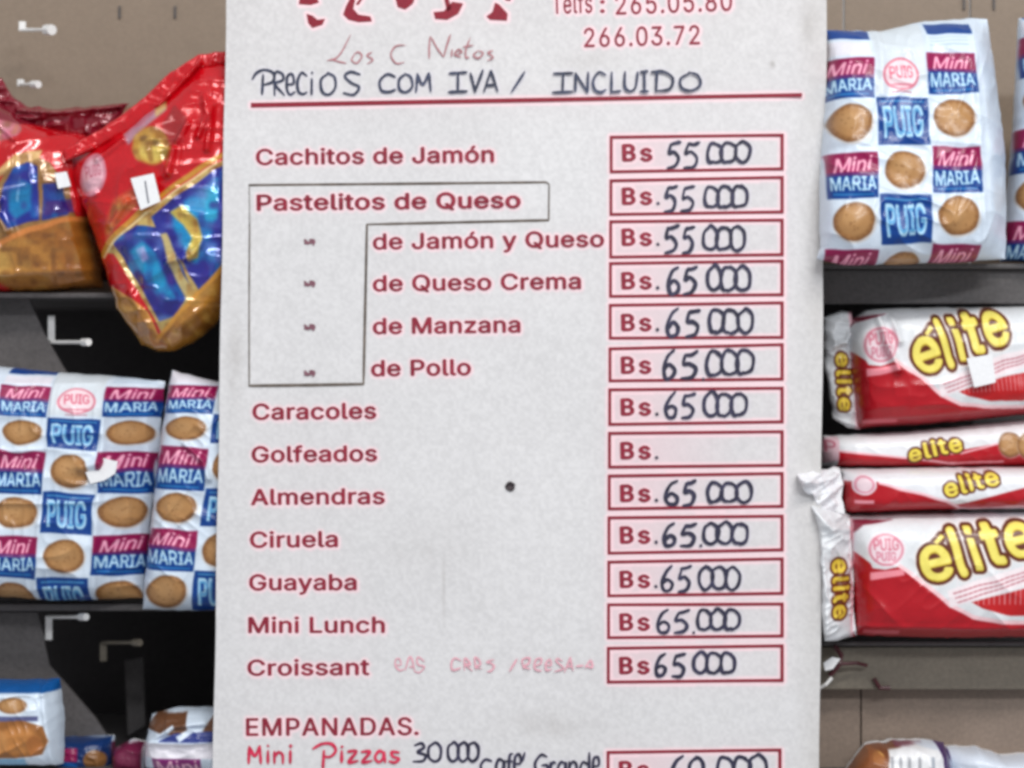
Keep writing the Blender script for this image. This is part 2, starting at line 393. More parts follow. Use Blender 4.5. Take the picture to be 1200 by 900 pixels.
G = {
 '5': [[(.3, .08), (.16, .46), (.5, .40), (.84, .62), (.62, .93), (.08, 1.0)], [(.3, .08), (.62, .07), (.98, -.02)]],
 '6': [[(.82, -.02), (.42, .18), (.14, .62), (.3, .97), (.72, .92), (.84, .66), (.5, .5), (.18, .7)]],
 '0': [[(.5, .0), (.12, .25), (.1, .75), (.45, 1.0), (.85, .8), (.92, .3), (.6, .0), (.35, .06)]],
 'o': [[(.75, .1), (.3, .08), (.08, .5), (.2, .92), (.5, .95)], [(.6, .05), (.95, .3), (.9, .8), (.5, 1.0)]],
 'm': [[(.12, 1.0), (.1, .4), (.4, .02), (.8, .1), (.95, .5), (.85, .98)]],
 '3': [[(.1, .1), (.6, -.02), (.78, .22), (.35, .45), (.85, .62), (.65, .95), (.05, 1.0)]],
 'P': [[(.3, 1), (.34, .12)], [(-.25, .3), (.0, .02), (.45, -.12), (.95, .05), (.9, .38), (.36, .58)]],
 'R': [[(.12, 1), (.16, .05), (.72, .08), (.8, .35), (.2, .55), (.95, 1.0)]],
 'e': [[(.1, .55), (.8, .5), (.7, .12), (.2, .2), (.1, .75), (.45, 1), (.95, .9)]],
 'C': [[(.95, .15), (.5, .02), (.12, .4), (.2, .88), (.6, 1), (.98, .88)]],
 'G': [[(.95, .12), (.5, .0), (.1, .4), (.2, .88), (.6, 1), (.95, .85), (.95, .55), (.6, .55)]],
 'i': [[(.5, .3), (.48, 1)], [(.5, .0), (.53, .07)]],
 'I': [[(.52, 0), (.5, 1)], [(.05, .02), (.95, 0)], [(.0, 1), (.98, .97)]],
 'O': [[(.5, .05), (.1, .35), (.15, .85), (.55, 1.0), (.92, .7), (.85, .2), (.45, .04)]],
 'S': [[(.95, .1), (.45, .0), (.12, .22), (.5, .48), (.92, .7), (.6, 1.0), (.05, .95)]],
 'N': [[(.08, 1), (.12, .05)], [(.12, .05), (.85, 1.0)], [(.88, 1.0), (.93, 0)]],
 'M': [[(.05, 1), (.15, .05)], [(.15, .05), (.5, .6), (.85, .02)], [(.85, .02), (.95, 1)]],
 'V': [[(.1, .0), (.45, 1.0)], [(.45, 1), (.95, -.1)]],
 'A': [[(.05, 1), (.5, 0), (.55, .02), (.95, 1)], [(.25, .65), (.8, .62)]],
 'L': [[(.12, 0), (.1, .95), (.15, 1), (.95, .95)]],
 'U': [[(.1, 0), (.12, .7), (.4, 1.0), (.8, .8), (.88, 0)]],
 'D': [[(.12, 1), (.14, .0)], [(-.1, .04), (.5, .0), (.95, .35), (.8, .85), (.1, 1)]],
 '/': [[(.95, .0), (.05, 1)]],
 '.': [[(.4, .94), (.6, .98)]],
 'n': [[(.1, .35), (.12, 1)], [(.14, .6), (.5, .35), (.85, .5), (.9, 1)]],
 'z': [[(.1, .38), (.85, .36), (.2, .98), (.95, .95)]],
 'a': [[(.85, .45), (.4, .35), (.1, .7), (.4, 1), (.8, .8), (.88, .4), (.95, 1)]],
 's': [[(.85, .4), (.3, .38), (.35, .65), (.85, .8), (.5, 1), (.05, .95)]],
 'f': [[(.9, .05), (.5, .1), (.4, .6), (.35, 1.15)], [(.1, .45), (.8, .42)]],
 'l': [[(.5, .0), (.45, 1)]], 'c': [[(.9, .45), (.4, .35), (.1, .7), (.4, 1), (.9, .9)]],
 'd': [[(.8, .5), (.35, .4), (.1, .75), (.4, 1), (.85, .8)], [(.9, -.1), (.88, 1)]],
 'r': [[(.15, .4), (.2, 1)], [(.2, .6), (.5, .38), (.9, .45)]],
 'p': [[(.2, .2), (.15, 1.35)], [(-.5, .1), (.1, -.25), (.7, -.2), (.95, .2), (.6, .6), (.2, .6)]],
}
def letters(items, yt, yb, slope=0.0, xref=0, jit=0.03):
    out = []
    for ch, x0, x1 in items:
        dy = (x0 - xref) * slope
        for ln in G[ch]:
            out.append([(x0 + (x1 - x0) * (a + R.uniform(-jit, jit)), yt + dy + (yb - yt) * (b + R.uniform(-jit, jit))) for a, b in ln])
    return out
# heading written by hand
hd = letters([('P', 301, 322), ('R', 320, 334), ('e', 335, 346), ('C', 347, 360), ('i', 362, 369), ('O', 374, 395), ('S', 402, 423)], 85, 111, -0.008, 300)
hd += letters([('C', 443, 464), ('O', 466, 484), ('M', 486, 506)], 86, 108, -0.01, 443)
hd += letters([('I', 526, 548), ('V', 549, 567), ('A', 566, 584), ('/', 599, 616)], 85, 108, -0.01, 526)
hd += letters([('I', 647, 672), ('N', 673, 690), ('C', 693, 711), ('L', 715, 728), ('U', 730, 749), ('I', 750, 760), ('D', 766, 790), ('O', 795, 823)], 85, 108, -0.01, 647)
strokes('handwritten_heading', hd, 3.3, M['headpen'], board, hal=halo_pen)
# faded red script under the logo
sc_ = [[(411, 40), (402, 58), (394, 68), (383, 71)], [(388, 69), (396, 72), (406, 74)], [(417, 62), (412, 70), (418, 74), (424, 66), (420, 61), (415, 63)], [(436, 61), (430, 65), (437, 70), (430, 75)],
       [(476, 53), (464, 54), (458, 64), (464, 74), (474, 73)], [(504, 42), (503, 56), (503, 69)], [(505, 43), (512, 56), (520, 67)], [(520, 67), (524, 52), (528, 40)], [(530, 57), (529, 67)],
       [(534, 64), (541, 61), (537, 58), (533, 64), (541, 67)], [(551, 44), (546, 58), (546, 67), (550, 67)], [(542, 55), (555, 53)], [(560, 59), (555, 65), (561, 68), (566, 62), (560, 59)], [(578, 59), (572, 62), (578, 67), (571, 71)]]
strokes('faded_script', sc_, 1.9, M['faded'], board, taper=.8)
# cut-off red footprints of the logo at the top edge
for pts in ([(352, -8), (370, -6), (374, 3), (364, 6), (350, 5)], [(359, 16), (366, 18), (372, 23), (381, 22), (378, 29), (366, 33), (361, 27)],
            [(413, -8), (418, -8), (414, 10), (420, 17), (434, 19), (436, 25), (420, 26), (408, 23), (402, 17), (405, 8)], [(424, -6), (428, -6), (420, 6), (417, 5)],
            [(462, -8), (488, -8), (484, 4), (475, 11), (466, 8)], [(519, -8), (524, -8), (529, 10), (524, 14)], [(530, 2), (543, 4), (537, 16), (524, 23), (510, 22), (508, 14), (520, 13)],
            [(580, 3), (585, 5), (595, 16), (594, 24), (574, 23), (570, 19), (577, 14)], [(592, -8), (600, -6), (598, 1), (592, 0)]):
    c = np.array(pts, float); c[:, 0] += 0
    mesh_obj('red_logo_mark', B(c[:, 0], c[:, 1], 0.0004), [tuple(range(len(pts)))[::-1]], M['rule'], board)
    halo |= HAL.pmask(pts)
# pasted L-shaped label with shadow lines painted along its cut edges
Lp = [(292, 217), (640, 213.5), (643.5, 216), (643, 258), (430, 263), (426, 450), (292, 452), (292.5, 262)]
edge = np.array(Lp + [Lp[0]], float)
for i, wd in zip(range(len(Lp)), (3.2, 2.0, 2.0, 3.0, 3.2, 3.4, 1.6, 0.9)):
    a, b = edge[i], edge[i + 1]
    strokes('edge_shadow_line', [[a, (a + b) / 2 + R.uniform(-.4, .4), b]], wd, M['cut'], board, off=0.0002 + .00004 * i, taper=.2)
# ditto marks
for py in (284, 333, 384, 438):
    strokes('ditto_mark', [[(357, py - 3), (361, py + 2)], [(363, py - 3), (368, py - 2), (367, py + 3)], [(357, py + 1), (366, py)]], 3.2, M['ditto'], board)
# price cells
ROWS = [(159, 156.5, 203, 199.5), (210, 206, 253, 250), (258, 256, 303, 300), (307, 304, 349, 347), (356, 353, 398, 397), (407, 402, 448, 446),
        (455, 453, 499, 496), (506, 504, 549, 547), (556, 553, 598, 595), (605, 603, 650, 646), (657, 653, 700, 697), (707, 706, 749, 747), (758, 755, 801, 799), (880, 877, 926, 923)]
PR = [('55 000', 781, 166, 880, 196), ('55 000', 778, 218, 876, 248), ('55 000', 778, 265, 874, 296), ('65 000', 781, 313, 880, 344), ('65 000', 780, 363, 884, 394), ('65.000', 775, 412, 884, 444),
      ('65 000', 778, 461, 875, 490), None, ('65 000', 777, 564, 883, 592), ('65.000', 776, 614, 877, 640), ('65000', 774, 664, 868, 693), ('65.000', 768, 715, 868, 742), ('65 000', 766, 766, 862, 793), ('60.000', 784, 887, 900, 918)]
for i, (a, b, c, d) in enumerate(ROWS):
    xl = 714.5 - i * .28; xr = 918.5 if i != 13 else 916
    e = empty('price_cell', '', ''); del e['label']; del e['category']; e.parent = board
    wl, wr = 3.5, 3.8
    O = [(xl, a), (xr, b), (xr, d), (xl, c)]; I_ = [(xl + wl, a + wl), (xr - wr, b + wl), (xr - wr, d - wl), (xl + wl, c - wl)]
    V = B([p[0] for p in O + I_], [p[1] for p in O + I_], 0.0004)
    mesh_obj('cell_frame', V, [(0, 4, 5, 1), (1, 5, 6, 2), (2, 6, 7, 3), (3, 7, 4, 0)], M['rule'], e)
    halo |= HAL.pmask(O) & ~HAL.pmask(I_)
    by = a + 29.5 if i < 3 else a + 31.5 if i not in (5,) else a + 30.5
    v, t = place_text('B', xl + 16, by, xl + 29.5, by - .4, 19, bold=0.02)
    v2, t2 = place_text('s', xl + 37, by, xl + 49, by - .4, 19, bold=0.018)
    flat('currency_mark', np.vstack([v, v2]), np.vstack([t, t2 + len(v)]), M['redink'], e, fat=1.5); halo |= HAL.tmask(v, t) | HAL.tmask(v2, t2)
    if i not in (0, 5, 11, 12):
        dx = xl + 57; strokes('pen_dot', [[(dx - 1, by - 1.5), (dx + 1, by - 1)]], 4, M['pen'], e)
    if PR[i]:
        s_, x0, y0, x1, y1 = PR[i]; sp = (x1 - x0); n0 = 3
        z0 = x0 + sp * .475; its = [(s_[0], x0, x0 + sp * R.uniform(.16, .2)), (s_[1], x0 + sp * R.uniform(.19, .22), x0 + sp * R.uniform(.36, .41))]
        if '.' in s_: its.append(('.', x0 + sp * .43, x0 + sp * .47))
        ln = letters(its, y0, y1, R.uniform(0, .03), x0, .035)
        zz = []
        step = (x1 - z0) / 3.0 * .97
        for k in range(3): zz.append((R.choice('0oo'), z0 + k * step - (1.5 if k else 0), z0 + (k + 1) * step + 1.5))
        ln += letters(zz, y0 + R.uniform(-2, 1), y1 - R.uniform(2, 5), R.uniform(-.05, .02), z0, .04)
        strokes('handwritten_price', ln, R.uniform(4.1, 4.7), M['pen'], e, hal=halo_pen)
# the added lines at the bottom
faint = []
for x0, x1 in ((460, 474), (476, 486), (487, 497), (528, 540), (542, 553), (556, 566), (570, 579), (612, 622), (624, 636), (638, 646), (650, 660), (662, 672)):
    k = R.choice('RCeNASn'); faint += letters([(k, x0, x1)], 772, 786, 0, 0, .16)
faint += [[(597, 787), (606, 772)], [(675, 781), (684, 780)], [(686, 783), (692, 774), (694, 782), (686, 780)]]
strokes('faint_note', faint, 2.2, M['faint'], board, taper=.6)
mp = letters([('M', 290, 307), ('i', 310, 318), ('n', 320, 333), ('i', 336, 345)], 874, 895, -0.01, 290)
mp += letters([('p', 376, 394)], 876, 894) + letters([('i', 397, 404), ('z', 406, 420), ('z', 422, 436), ('a', 438, 452), ('s', 455, 470)], 874, 893)
strokes('red_handwriting', mp, 3.6, M['redpen'], board)
n3 = letters([('3', 484, 501), ('0', 501, 518), ('0', 524, 538), ('0', 536, 550), ('0', 547, 562)], 871, 893, -0.02, 484)
strokes('handwritten_note', n3, 3.6, M['pen'], board, hal=halo_pen)
cg = letters([('c', 562, 578), ('a', 580, 592), ('f', 593, 602), ('e', 602, 612)], 882, 905) + [[(612, 892), (615, 882)]]
cg += letters([('G', 626, 642), ('r', 644, 652), ('a', 653, 664), ('n', 666, 677), ('d', 679, 692), ('e', 694, 704)], 884, 908)
strokes('handwritten_note', cg, 3.4, M['pen'], board, hal=halo_pen)
# nail in the middle
nv = []; nn = 14
nail = mesh_obj('nail_head', [B(598 + 6.2 * math.cos(k * 2 * math.pi / nn) * R.uniform(.85, 1.1), 570 + 6 * math.sin(k * 2 * math.pi / nn) * R.uniform(.85, 1.1), .0003) for k in range(nn)] +
                [B(598 + 4.5 * math.cos(k * 2 * math.pi / nn), 570 + 4.3 * math.sin(k * 2 * math.pi / nn), .0016) for k in range(nn)],
                [tuple(range(nn, 2 * nn))[::-1]] + [(k, (k + 1) % nn, nn + (k + 1) % nn, nn + k) for k in range(nn)], M['hole'], board, smooth=True)
# the panel itself, colour carries painted sharpening halos, right-hand shade and a little grime
hs = gblur(HAL.dil(halo, 3.4).astype(float), 1.1); hp = gblur(HAL.dil(halo_pen, 2.0).astype(float), 1.3)
wide = gblur(halo.astype(float), 13)
nx, ny = 500, 640
U, Vv = np.meshgrid(np.linspace(0, 1, nx), np.linspace(0, 1, ny))
top = (264.5, 969); bot = (249.5, 963)
PY = -35 + Vv * 980; lx = 265 - 15.5 * PY / 900; rx = 969 - 6 * PY / 900 - 2.2 * np.clip((PY - 60) / 240, 0, 1)
lx += 0.5 * np.sin(PY / 37.); rx += .7 * np.sin(PY / 51.)
PX = lx + (rx - lx) * U
iy = np.clip((PY + 40).astype(int), 0, hs.shape[0] - 1); ix = np.clip((PX - 230).astype(int), 0, hs.shape[1] - 1)
n1 = vn(PX / 90, PY / 70, 3); n2 = vn(PX / 3.1, PY / 3.1, 9); n3_ = vn(PX / 14, PY / 14, 21)
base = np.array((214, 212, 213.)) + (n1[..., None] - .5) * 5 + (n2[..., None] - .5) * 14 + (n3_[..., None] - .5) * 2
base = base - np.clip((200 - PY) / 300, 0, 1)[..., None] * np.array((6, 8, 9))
w_ = np.clip(wide[iy, ix] * 1.5, 0, .8)[..., None]; base = base * (1 - w_) + np.array((210, 200, 202.)) * w_
cell = HAL.full()
for i, (a, b, c, d) in enumerate(ROWS):
    cell |= HAL.pmask([(715 - i * .28, a), (918, b), (918, d), (715 - i * .28, c)])
cs = gblur(cell.astype(float), 1.2); cf = np.clip(1 - (PX - 760) / 110, .05, 1)
c_ = (cs[iy, ix] * cf * .75)[..., None]; base = base * (1 - c_) + np.array((226, 200, 205.)) * c_
h_ = (hs[iy, ix] * .9)[..., None]; base = base * (1 - h_) + np.array((252, 216, 222.)) * h_
p_ = (hp[iy, ix] * .5)[..., None]; base = base * (1 - p_) + np.array((228, 222, 234.)) * p_
for gx, gy, rx_, ry_, am in ((690, 70, 40, 12, .12), (640, 850, 50, 16, .15), (500, 640, 60, 30, .08), (275, 420, 10, 50, .2), (905, 75, 3, 4, .5), (520, 690, 2, 30, .25), (610, 405, 3, 3, .25), (950, 28, 10, 20, .3)):
    g_ = (am * np.exp(-((PX - gx) / rx_) ** 2 - ((PY - gy) / ry_) ** 2) * (.5 + vn(PX / 9, PY / 15, int(gx))))[..., None]
    base = base * (1 - g_) + np.array((150, 144, 140.)) * g_
# soft shade painted into the right margin
margin_shade = np.clip((PX - 925) / 30, 0, 1)[..., None] * (.35 + .5 * vn(PX / 40, PY / 60, 31))[..., None]
base = base * (1 - margin_shade * .35) + np.array((176, 170, 162.)) * margin_shade * .35
bend = 0.0016 * np.exp(-((U - 1) / .05) ** 2) + 0.0008 * np.exp(-(U / .02) ** 2) + .0005 * (vn(PX / 120, PY / 140, 40) - .5)
P0 = B(PX, PY); P0[..., 1] += bend
idx = np.arange(nx * ny).reshape(ny, nx)
F = np.stack([idx[:-1, :-1], idx[1:, :-1], idx[1:, 1:], idx[:-1, 1:]], -1).reshape(-1, 4)
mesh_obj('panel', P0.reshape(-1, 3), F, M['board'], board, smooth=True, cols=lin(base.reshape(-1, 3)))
# thick rim and back of the panel
ring = np.concatenate([P0[0, ::20], P0[::20, -1], P0[-1, ::-20], P0[::-20, 0]]); n = len(ring); bk = ring + np.array((0, .004, 0)); ring = ring + np.array((0, .0001, 0))
cen = ring.mean(0); 
F = [(i, (i + 1) % n, n + (i + 1) % n, n + i) for i in range(n)] + [tuple(range(n, 2 * n))]
rimm = mat('board_edge', (226, 224, 214), 0.45, 0.4, nscale=400, nstr=.06)
mesh_obj('panel_edge', np.vstack([ring, bk]), F, rimm, board)
settle(board, tuple(B(607, 945)))

# ------------------------------------------------------------------ soft packs
def along(pl, t):
    pl = np.asarray(pl, float); d = np.r_[0, np.cumsum(np.hypot(*np.diff(pl, axis=0).T))]; d /= d[-1]
    return np.stack([np.interp(t, d, pl[:, 0]), np.interp(t, d, pl[:, 1])], -1)
def soft(name, parent, top, bottom, left, right, y, depth, cv, dmap=None, res=1.0, pu=4, pv=4, wr=(0.0012, 18), creases=(), m='film', seed=1,
         back=True, prof=None, edge=0.6, label=None, tilt=(0, 0), warp=0.0):
    Lw = max(np.hypot(*np.diff(np.asarray(top, float), axis=0).T).sum(), np.hypot(*np.diff(np.asarray(bottom, float), axis=0).T).sum())
    Lh = max(np.hypot(*np.diff(np.asarray(left, float), axis=0).T).sum(), np.hypot(*np.diff(np.asarray(right, float), axis=0).T).sum())
    nu, nv_ = max(12, int(Lw / res)), max(12, int(Lh / res))
    u = np.linspace(0, 1, nu); v = np.linspace(0, 1, nv_); U, V = np.meshgrid(u, v)
    T = along(top, u)[None]; Bt = along(bottom, u)[None]; L = along(left, v)[:, None]; Rr = along(right, v)[:, None]
    U3, V3 = U[..., None], V[..., None]
    P = (1 - V3) * T + V3 * Bt + (1 - U3) * L + U3 * Rr - ((1 - U3) * (1 - V3) * T[:, :1] + U3 * (1 - V3) * T[:, -1:] + (1 - U3) * V3 * Bt[:, :1] + U3 * V3 * Bt[:, -1:])
    X, Y = P[..., 0], P[..., 1]
    if edge:
        X = X + edge * 2 * (vn(Y / 9, X * 0 + seed, seed + 2) - .5) * (np.abs(2 * U - 1) ** 6); Y = Y + edge * 2 * (vn(X / 9, Y * 0 + seed, seed + 3) - .5) * (np.abs(2 * V - 1) ** 6)
    h = (1 - np.abs(2 * U - 1) ** pu) * (1 - np.abs(2 * V - 1) ** pv)
    h = np.sqrt(np.clip(h, 0, 1)) * depth
    if prof is not None: h = h * prof(U, V, X, Y)
    a, s_ = wr
    if m == 'foil': creases = [(c0, c1_ * 1.15, c2_) for c0, c1_, c2_ in creases]
    th = seed * 1.7; xr = X * math.cos(th) + Y * math.sin(th); yr = -X * math.sin(th) + Y * math.cos(th)
    h = h + a * (ridged(xr / s_, yr / (s_ * 2.3), seed) + .5 * ridged(yr / s_ * 1.7, xr / (s_ * 1.3), seed + 1) + .8 * vn(X / s_ / 1.5, Y / s_ / 1.5, seed + 4) - .9) * np.clip(np.minimum(U, 1 - U) * 25, 0.2, 1) * np.clip(np.minimum(V, 1 - V) * 25, .2, 1)
    for pl, amp, wd in creases:
        pl = np.asarray(pl, float); dd = np.full(X.shape, 1e9)
        for p, q in zip(pl[:-1], pl[1:]):
            e = q - p; t = np.clip(((X - p[0]) * e[0] + (Y - p[1]) * e[1]) / (e @ e), 0, 1); dd = np.minimum(dd, (X - p[0] - t * e[0]) ** 2 + (Y - p[1] - t * e[1]) ** 2)
        h = h + amp * np.exp(-dd / (wd * wd))
    k = S * (1 + (y - (depth * .8 if m != 'foil' else 0)) / D)
    P3 = np.stack([(X - 600) * k, y - h + tilt[0] * (U - .5) + tilt[1] * (V - .5), (450 - Y) * k], -1)
    if dmap is None: dx, dy = X, Y
    else: dx, dy = dmap(U, V, X, Y)
    if warp:
        dx = dx + warp * (vn(X / 22, Y / 22, seed + 8) - .5); dy = dy + warp * (vn(X / 22, Y / 22, seed + 9) - .5)
    cols = lin(np.clip(cv.sample(dx, dy), 0, 255)).reshape(-1, 3)
    idx = np.arange(nu * nv_).reshape(nv_, nu)
    F = np.stack([idx[:-1, :-1], idx[1:, :-1], idx[1:, 1:], idx[:-1, 1:]], -1).reshape(-1, 4)
    V_ = P3.reshape(-1, 3)
    o = mesh_obj(name, V_, F, M[m], parent, smooth=True, cols=cols, label=label)
    if back:
        st = 6
        rg = np.concatenate([P3[0, :-1:st], P3[:-1:st, -1], P3[-1, :0:-st], P3[:0:-st, 0]]); n = len(rg); c = rg.mean(0)
        inn = c + (rg - c) * .9; inn[:, 1] = rg[:, 1].mean() + depth * .55
        Fb = [(n + i, n + (i + 1) % n, (i + 1) % n, i) for i in range(n)] + [tuple(range(n, 2 * n))]
        mesh_obj('back_film', np.vstack([rg, inn]), Fb, back if not isinstance(back, bool) else M['tag'], parent, smooth=False)
    return o
def sticker(parent, pts, y, th=0.0005, ink=True):  # price stickers, and one flat white glare patch
    f = [np.array(W(a, b, y)) for a, b in pts]; n = len(f); v = f + [p + np.array((0, th, 0)) for p in f]
    s_ = mesh_obj('sticker_or_glare', v, [tuple(range(n))[::-1], tuple(range(n, 2 * n))] + [(i, (i + 1) % n, n + (i + 1) % n, n + i) for i in range(n)], M['tag'], parent)
    return s_
# ---- print of the chequered biscuit pack (design units)
WHT = (214, 226, 240); BLU = (4, 60, 136); MAG = (142, 14, 74)
PU = Cv(40, 20, 720, 1130, 0.85, WHT)
def logo(x, y, w_, h_):
    PU.rect(x, y, x + w_, y + h_, BLU); PU.rect(x, y, x + w_, y + h_ * .5, MAG); PU.rect(x, y + h_ * .42, x + w_, y + h_ * .5, (95, 35, 105))
    PU.text('Mini', x + w_ * .12, y + h_ * .42, x + w_ * .88, y + h_ * .38, h_ * .3, (252, 176, 200), bold=.02, shear=.3, fat=1.2)
    PU.text('MARIA', x + w_ * .07, y + h_ * .84, x + w_ * .95, y + h_ * .80, h_ * .3, (190, 225, 246), bold=.02, fat=1.2)
    PU.rect(x + w_ * .1, y + h_ * .89, x + w_ * .9, y + h_ * .93, (40, 120, 185))
def cookie(cv, cx, cy, rx, ry, k=1.0):
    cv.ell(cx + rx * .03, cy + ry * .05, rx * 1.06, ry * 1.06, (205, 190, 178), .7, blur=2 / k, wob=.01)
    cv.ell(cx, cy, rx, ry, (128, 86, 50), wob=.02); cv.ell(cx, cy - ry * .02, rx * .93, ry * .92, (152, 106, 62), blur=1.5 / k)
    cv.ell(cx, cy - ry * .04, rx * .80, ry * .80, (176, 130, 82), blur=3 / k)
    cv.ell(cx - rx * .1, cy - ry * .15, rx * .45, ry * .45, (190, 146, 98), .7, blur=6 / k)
    for t in range(18): cv.ell(cx + rx * .84 * math.cos(t * .349), cy + ry * .84 * math.sin(t * .349), rx * .05, ry * .05, (120, 80, 46), .5)
    for t in range(9): cv.ell(cx + rx * R.uniform(-.5, .5), cy + ry * R.uniform(-.5, .5), rx * .05, ry * .05, (138, 95, 56), .7)
def puig(x, y, w_, h_):
    PU.rect(x, y, x + w_, y + h_, BLU); PU.rect(x + w_ * .08, y + h_ * .08, x + w_ * .92, y + h_ * .12, (70, 140, 195))
    PU.text('PUIG', x + w_ * .13, y + h_ * .84, x + w_ * .88, y + h_ * .82, h_ * .62, (176, 216, 240), bold=.012, fat=3.4)
    PU.text('PUIG', x + w_ * .15, y + h_ * .80, x + w_ * .86, y + h_ * .78, h_ * .52, (88, 158, 208))
c1, c2, c3, cw = 98, 264, 430, 165
for cx_, dy in ((c1, 0), (c3, -18)):
    PU.rect(cx_ + 12, 68 + dy, cx_ + cw - 4, 110 + dy, BLU)
    for k in range(3): PU.rect(cx_ + 14, 122 + dy + k * 13, cx_ + cw - 20, 125 + dy + k * 13, (150, 175, 205), .0 if cx_ == c1 else .8)
    PU.rect(cx_ + 10, 122 + dy, cx_ + cw - 8, 168 + dy, (240, 228, 236), .6 if cx_ == c1 else 0)
    for k in range(4): logo(cx_ + 3, 177 + dy + k * 312, cw - 6, 138 if k == 0 else 150)
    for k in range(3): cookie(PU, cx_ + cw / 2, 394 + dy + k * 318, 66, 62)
PU.rect(c2, 50, c2 + cw, 300, (212, 218, 222), .7)
PU.ell(c2 + 82, 235, 60, 56, (214, 120, 140)); PU.ell(c2 + 82, 235, 52, 48, (238, 214, 220)); PU.text('PUIG', c2 + 45, 250, c2 + 120, 246, 40, (214, 100, 125), fat=1.5)
PU.rect(c2 + 45, 268, c2 + 120, 276, (214, 110, 132), .8); PU.rect(c2 + 50, 294, c2 + 115, 298, (170, 80, 100), .8)
for k in range(3):
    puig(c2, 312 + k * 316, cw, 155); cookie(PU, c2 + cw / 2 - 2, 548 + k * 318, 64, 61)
PU.soften(1.2)
A5 = lambda U, V, X, Y: ((X - 930) * 2.726, Y * 2.726)
def grp_(n): return n
GP = 'blue and white chequered biscuit packs'
p = empty('biscuit_pack', 'blue and white chequered biscuit pack right of the board, its whole front in view', 'biscuit pack', group=GP)
gus = lambda U, V, X, Y: np.where(U > .86, 1 - ((U - .86) / .14) ** 1.6 * .75, 1) * np.where(V < .12, .45 + .55 * (V / .12) ** .6, 1)
def pillows(cx, cy, amp, rad):  # biscuits pushing the film out
    return [([(a, b), (a + .1, b)], amp, rad) for a in cx for b in cy]
soft('wrapper', p, [(977, 24), (1042, 25), (1098, 12), (1158, 7), (1176, 8)], [(958, 303), (990, 310), (1060, 309), (1130, 306), (1184, 302)],
     [(977, 24), (974, 80), (969, 150), (964, 210), (962, 290), (958, 303)], [(1176, 8), (1183, 80), (1190, 170), (1188, 250), (1184, 302)],
     0.016, 0.034, PU, A5, pu=6, pv=5, wr=(0.0019, 20), seed=3, tilt=(.012, -.036), prof=gus, warp=10,
     creases=[([(1036, 30), (1034, 110)], .002, 5), ([(1146, 20), (1149, 290)], .0015, 4), ([(1092, 20), (1090, 100)], .0012, 4), ([(968, 175), (1020, 172), (1085, 178)], -.001, 6), ([(1090, 165), (1145, 170)], .001, 4)] + pillows((995, 1118), (142, 258), .0016, 20))
sticker(p, [(1125, 200), (1143, 197), (1146, 214), (1136, 220), (1128, 217)], -0.0185)
settle(p, W(1063, 308, .035))
p = empty('biscuit_pack', 'blue and white chequered biscuit pack cut off by the right edge of the photo', 'biscuit pack', group=GP)
soft('wrapper', p, [(1204, 14), (1240, 10), (1330, 12)], [(1182, 304), (1260, 306), (1345, 304)], [(1204, 14), (1198, 130), (1188, 240), (1182, 304)], [(1330, 12), (1340, 160), (1345, 304)],
     0.04, 0.034, PU, lambda U, V, X, Y: (98 + U * 500, 100 + V * 830 + U * 0), pu=5, pv=6, wr=(0.0012, 22), seed=8, warp=5)
settle(p, W(1250, 305, .04))
p = empty('biscuit_pack', 'wide blue and white biscuit pack at the left edge, painted white glare patch on its middle', 'biscuit pack', group=GP)
ry = np.array([430, 453, 489, 527, 578, 627, 676, 706.]); rd = np.array([62, 177, 315, 478, 632, 794, 945, 1030.])
soft('wrapper', p, [(-55, 424), (8, 431), (70, 437), (122, 440), (186, 447)], [(-72, 702), (0, 705), (60, 709), (160, 705)],
     [(-55, 424), (-62, 560), (-72, 700)], [(186, 447), (178, 540), (168, 620), (160, 705)], 0.045, 0.034, PU,
     lambda U, V, X, Y: (np.interp(X + (Y - 453) * .075, [-60, 2, 62, 123, 182], [-60, 98, 264, 430, 590]), np.interp(Y - (X - 60) * .05, ry, rd)),
     pu=6, pv=6, wr=(0.0021, 20), seed=12, warp=13, prof=lambda U, V, X, Y: 1 - .9 * np.clip((X + (Y - 453) * .075 - 126) / 60, 0, 1), creases=[([(66, 440), (60, 520), (50, 600), (40, 700)], .0016, 4), ([(126, 445), (120, 560), (108, 705)], .0016, 4), ([(100, 548), (128, 540), (140, 556)], .0045, 7), ([(128, 470), (180, 476)], -.002, 8)] + pillows((83,), (552, 655), .002, 18))
sticker(p, [(100, 553), (108, 543), (122, 537), (138, 541), (135, 555), (122, 563), (106, 567)], .0085)  # glare on the film, laid on as a flat white piece
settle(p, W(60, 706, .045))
p = empty('biscuit_pack', 'blue and white biscuit pack half hidden behind the left side of the board', 'biscuit pack', group=GP)
ry2 = np.array([440, 450, 484, 520, 572, 618, 666, 718.]); rd2 = np.array([130, 177, 315, 478, 632, 794, 945, 1105.])
soft('wrapper', p, [(196, 434), (248, 447), (300, 448), (375, 446)], [(161, 718), (225, 719), (365, 716)], [(196, 434), (190, 470), (178, 560), (168, 650), (161, 718)], [(375, 446), (365, 716)],
     0.032, 0.026, PU, lambda U, V, X, Y: (98 + (X - (196 - 35 * (Y - 434) / 284)) / 62 * 165, np.interp(Y - (X - 200) * .04, ry2, rd2)),
     pu=7, pv=8, wr=(0.0019, 18), seed=17, warp=11, creases=[([(196, 452), (248, 462)], .0016, 3), ([(218, 520), (240, 540), (246, 560)], .004, 4)])
settle(p, W(210, 718, .032))
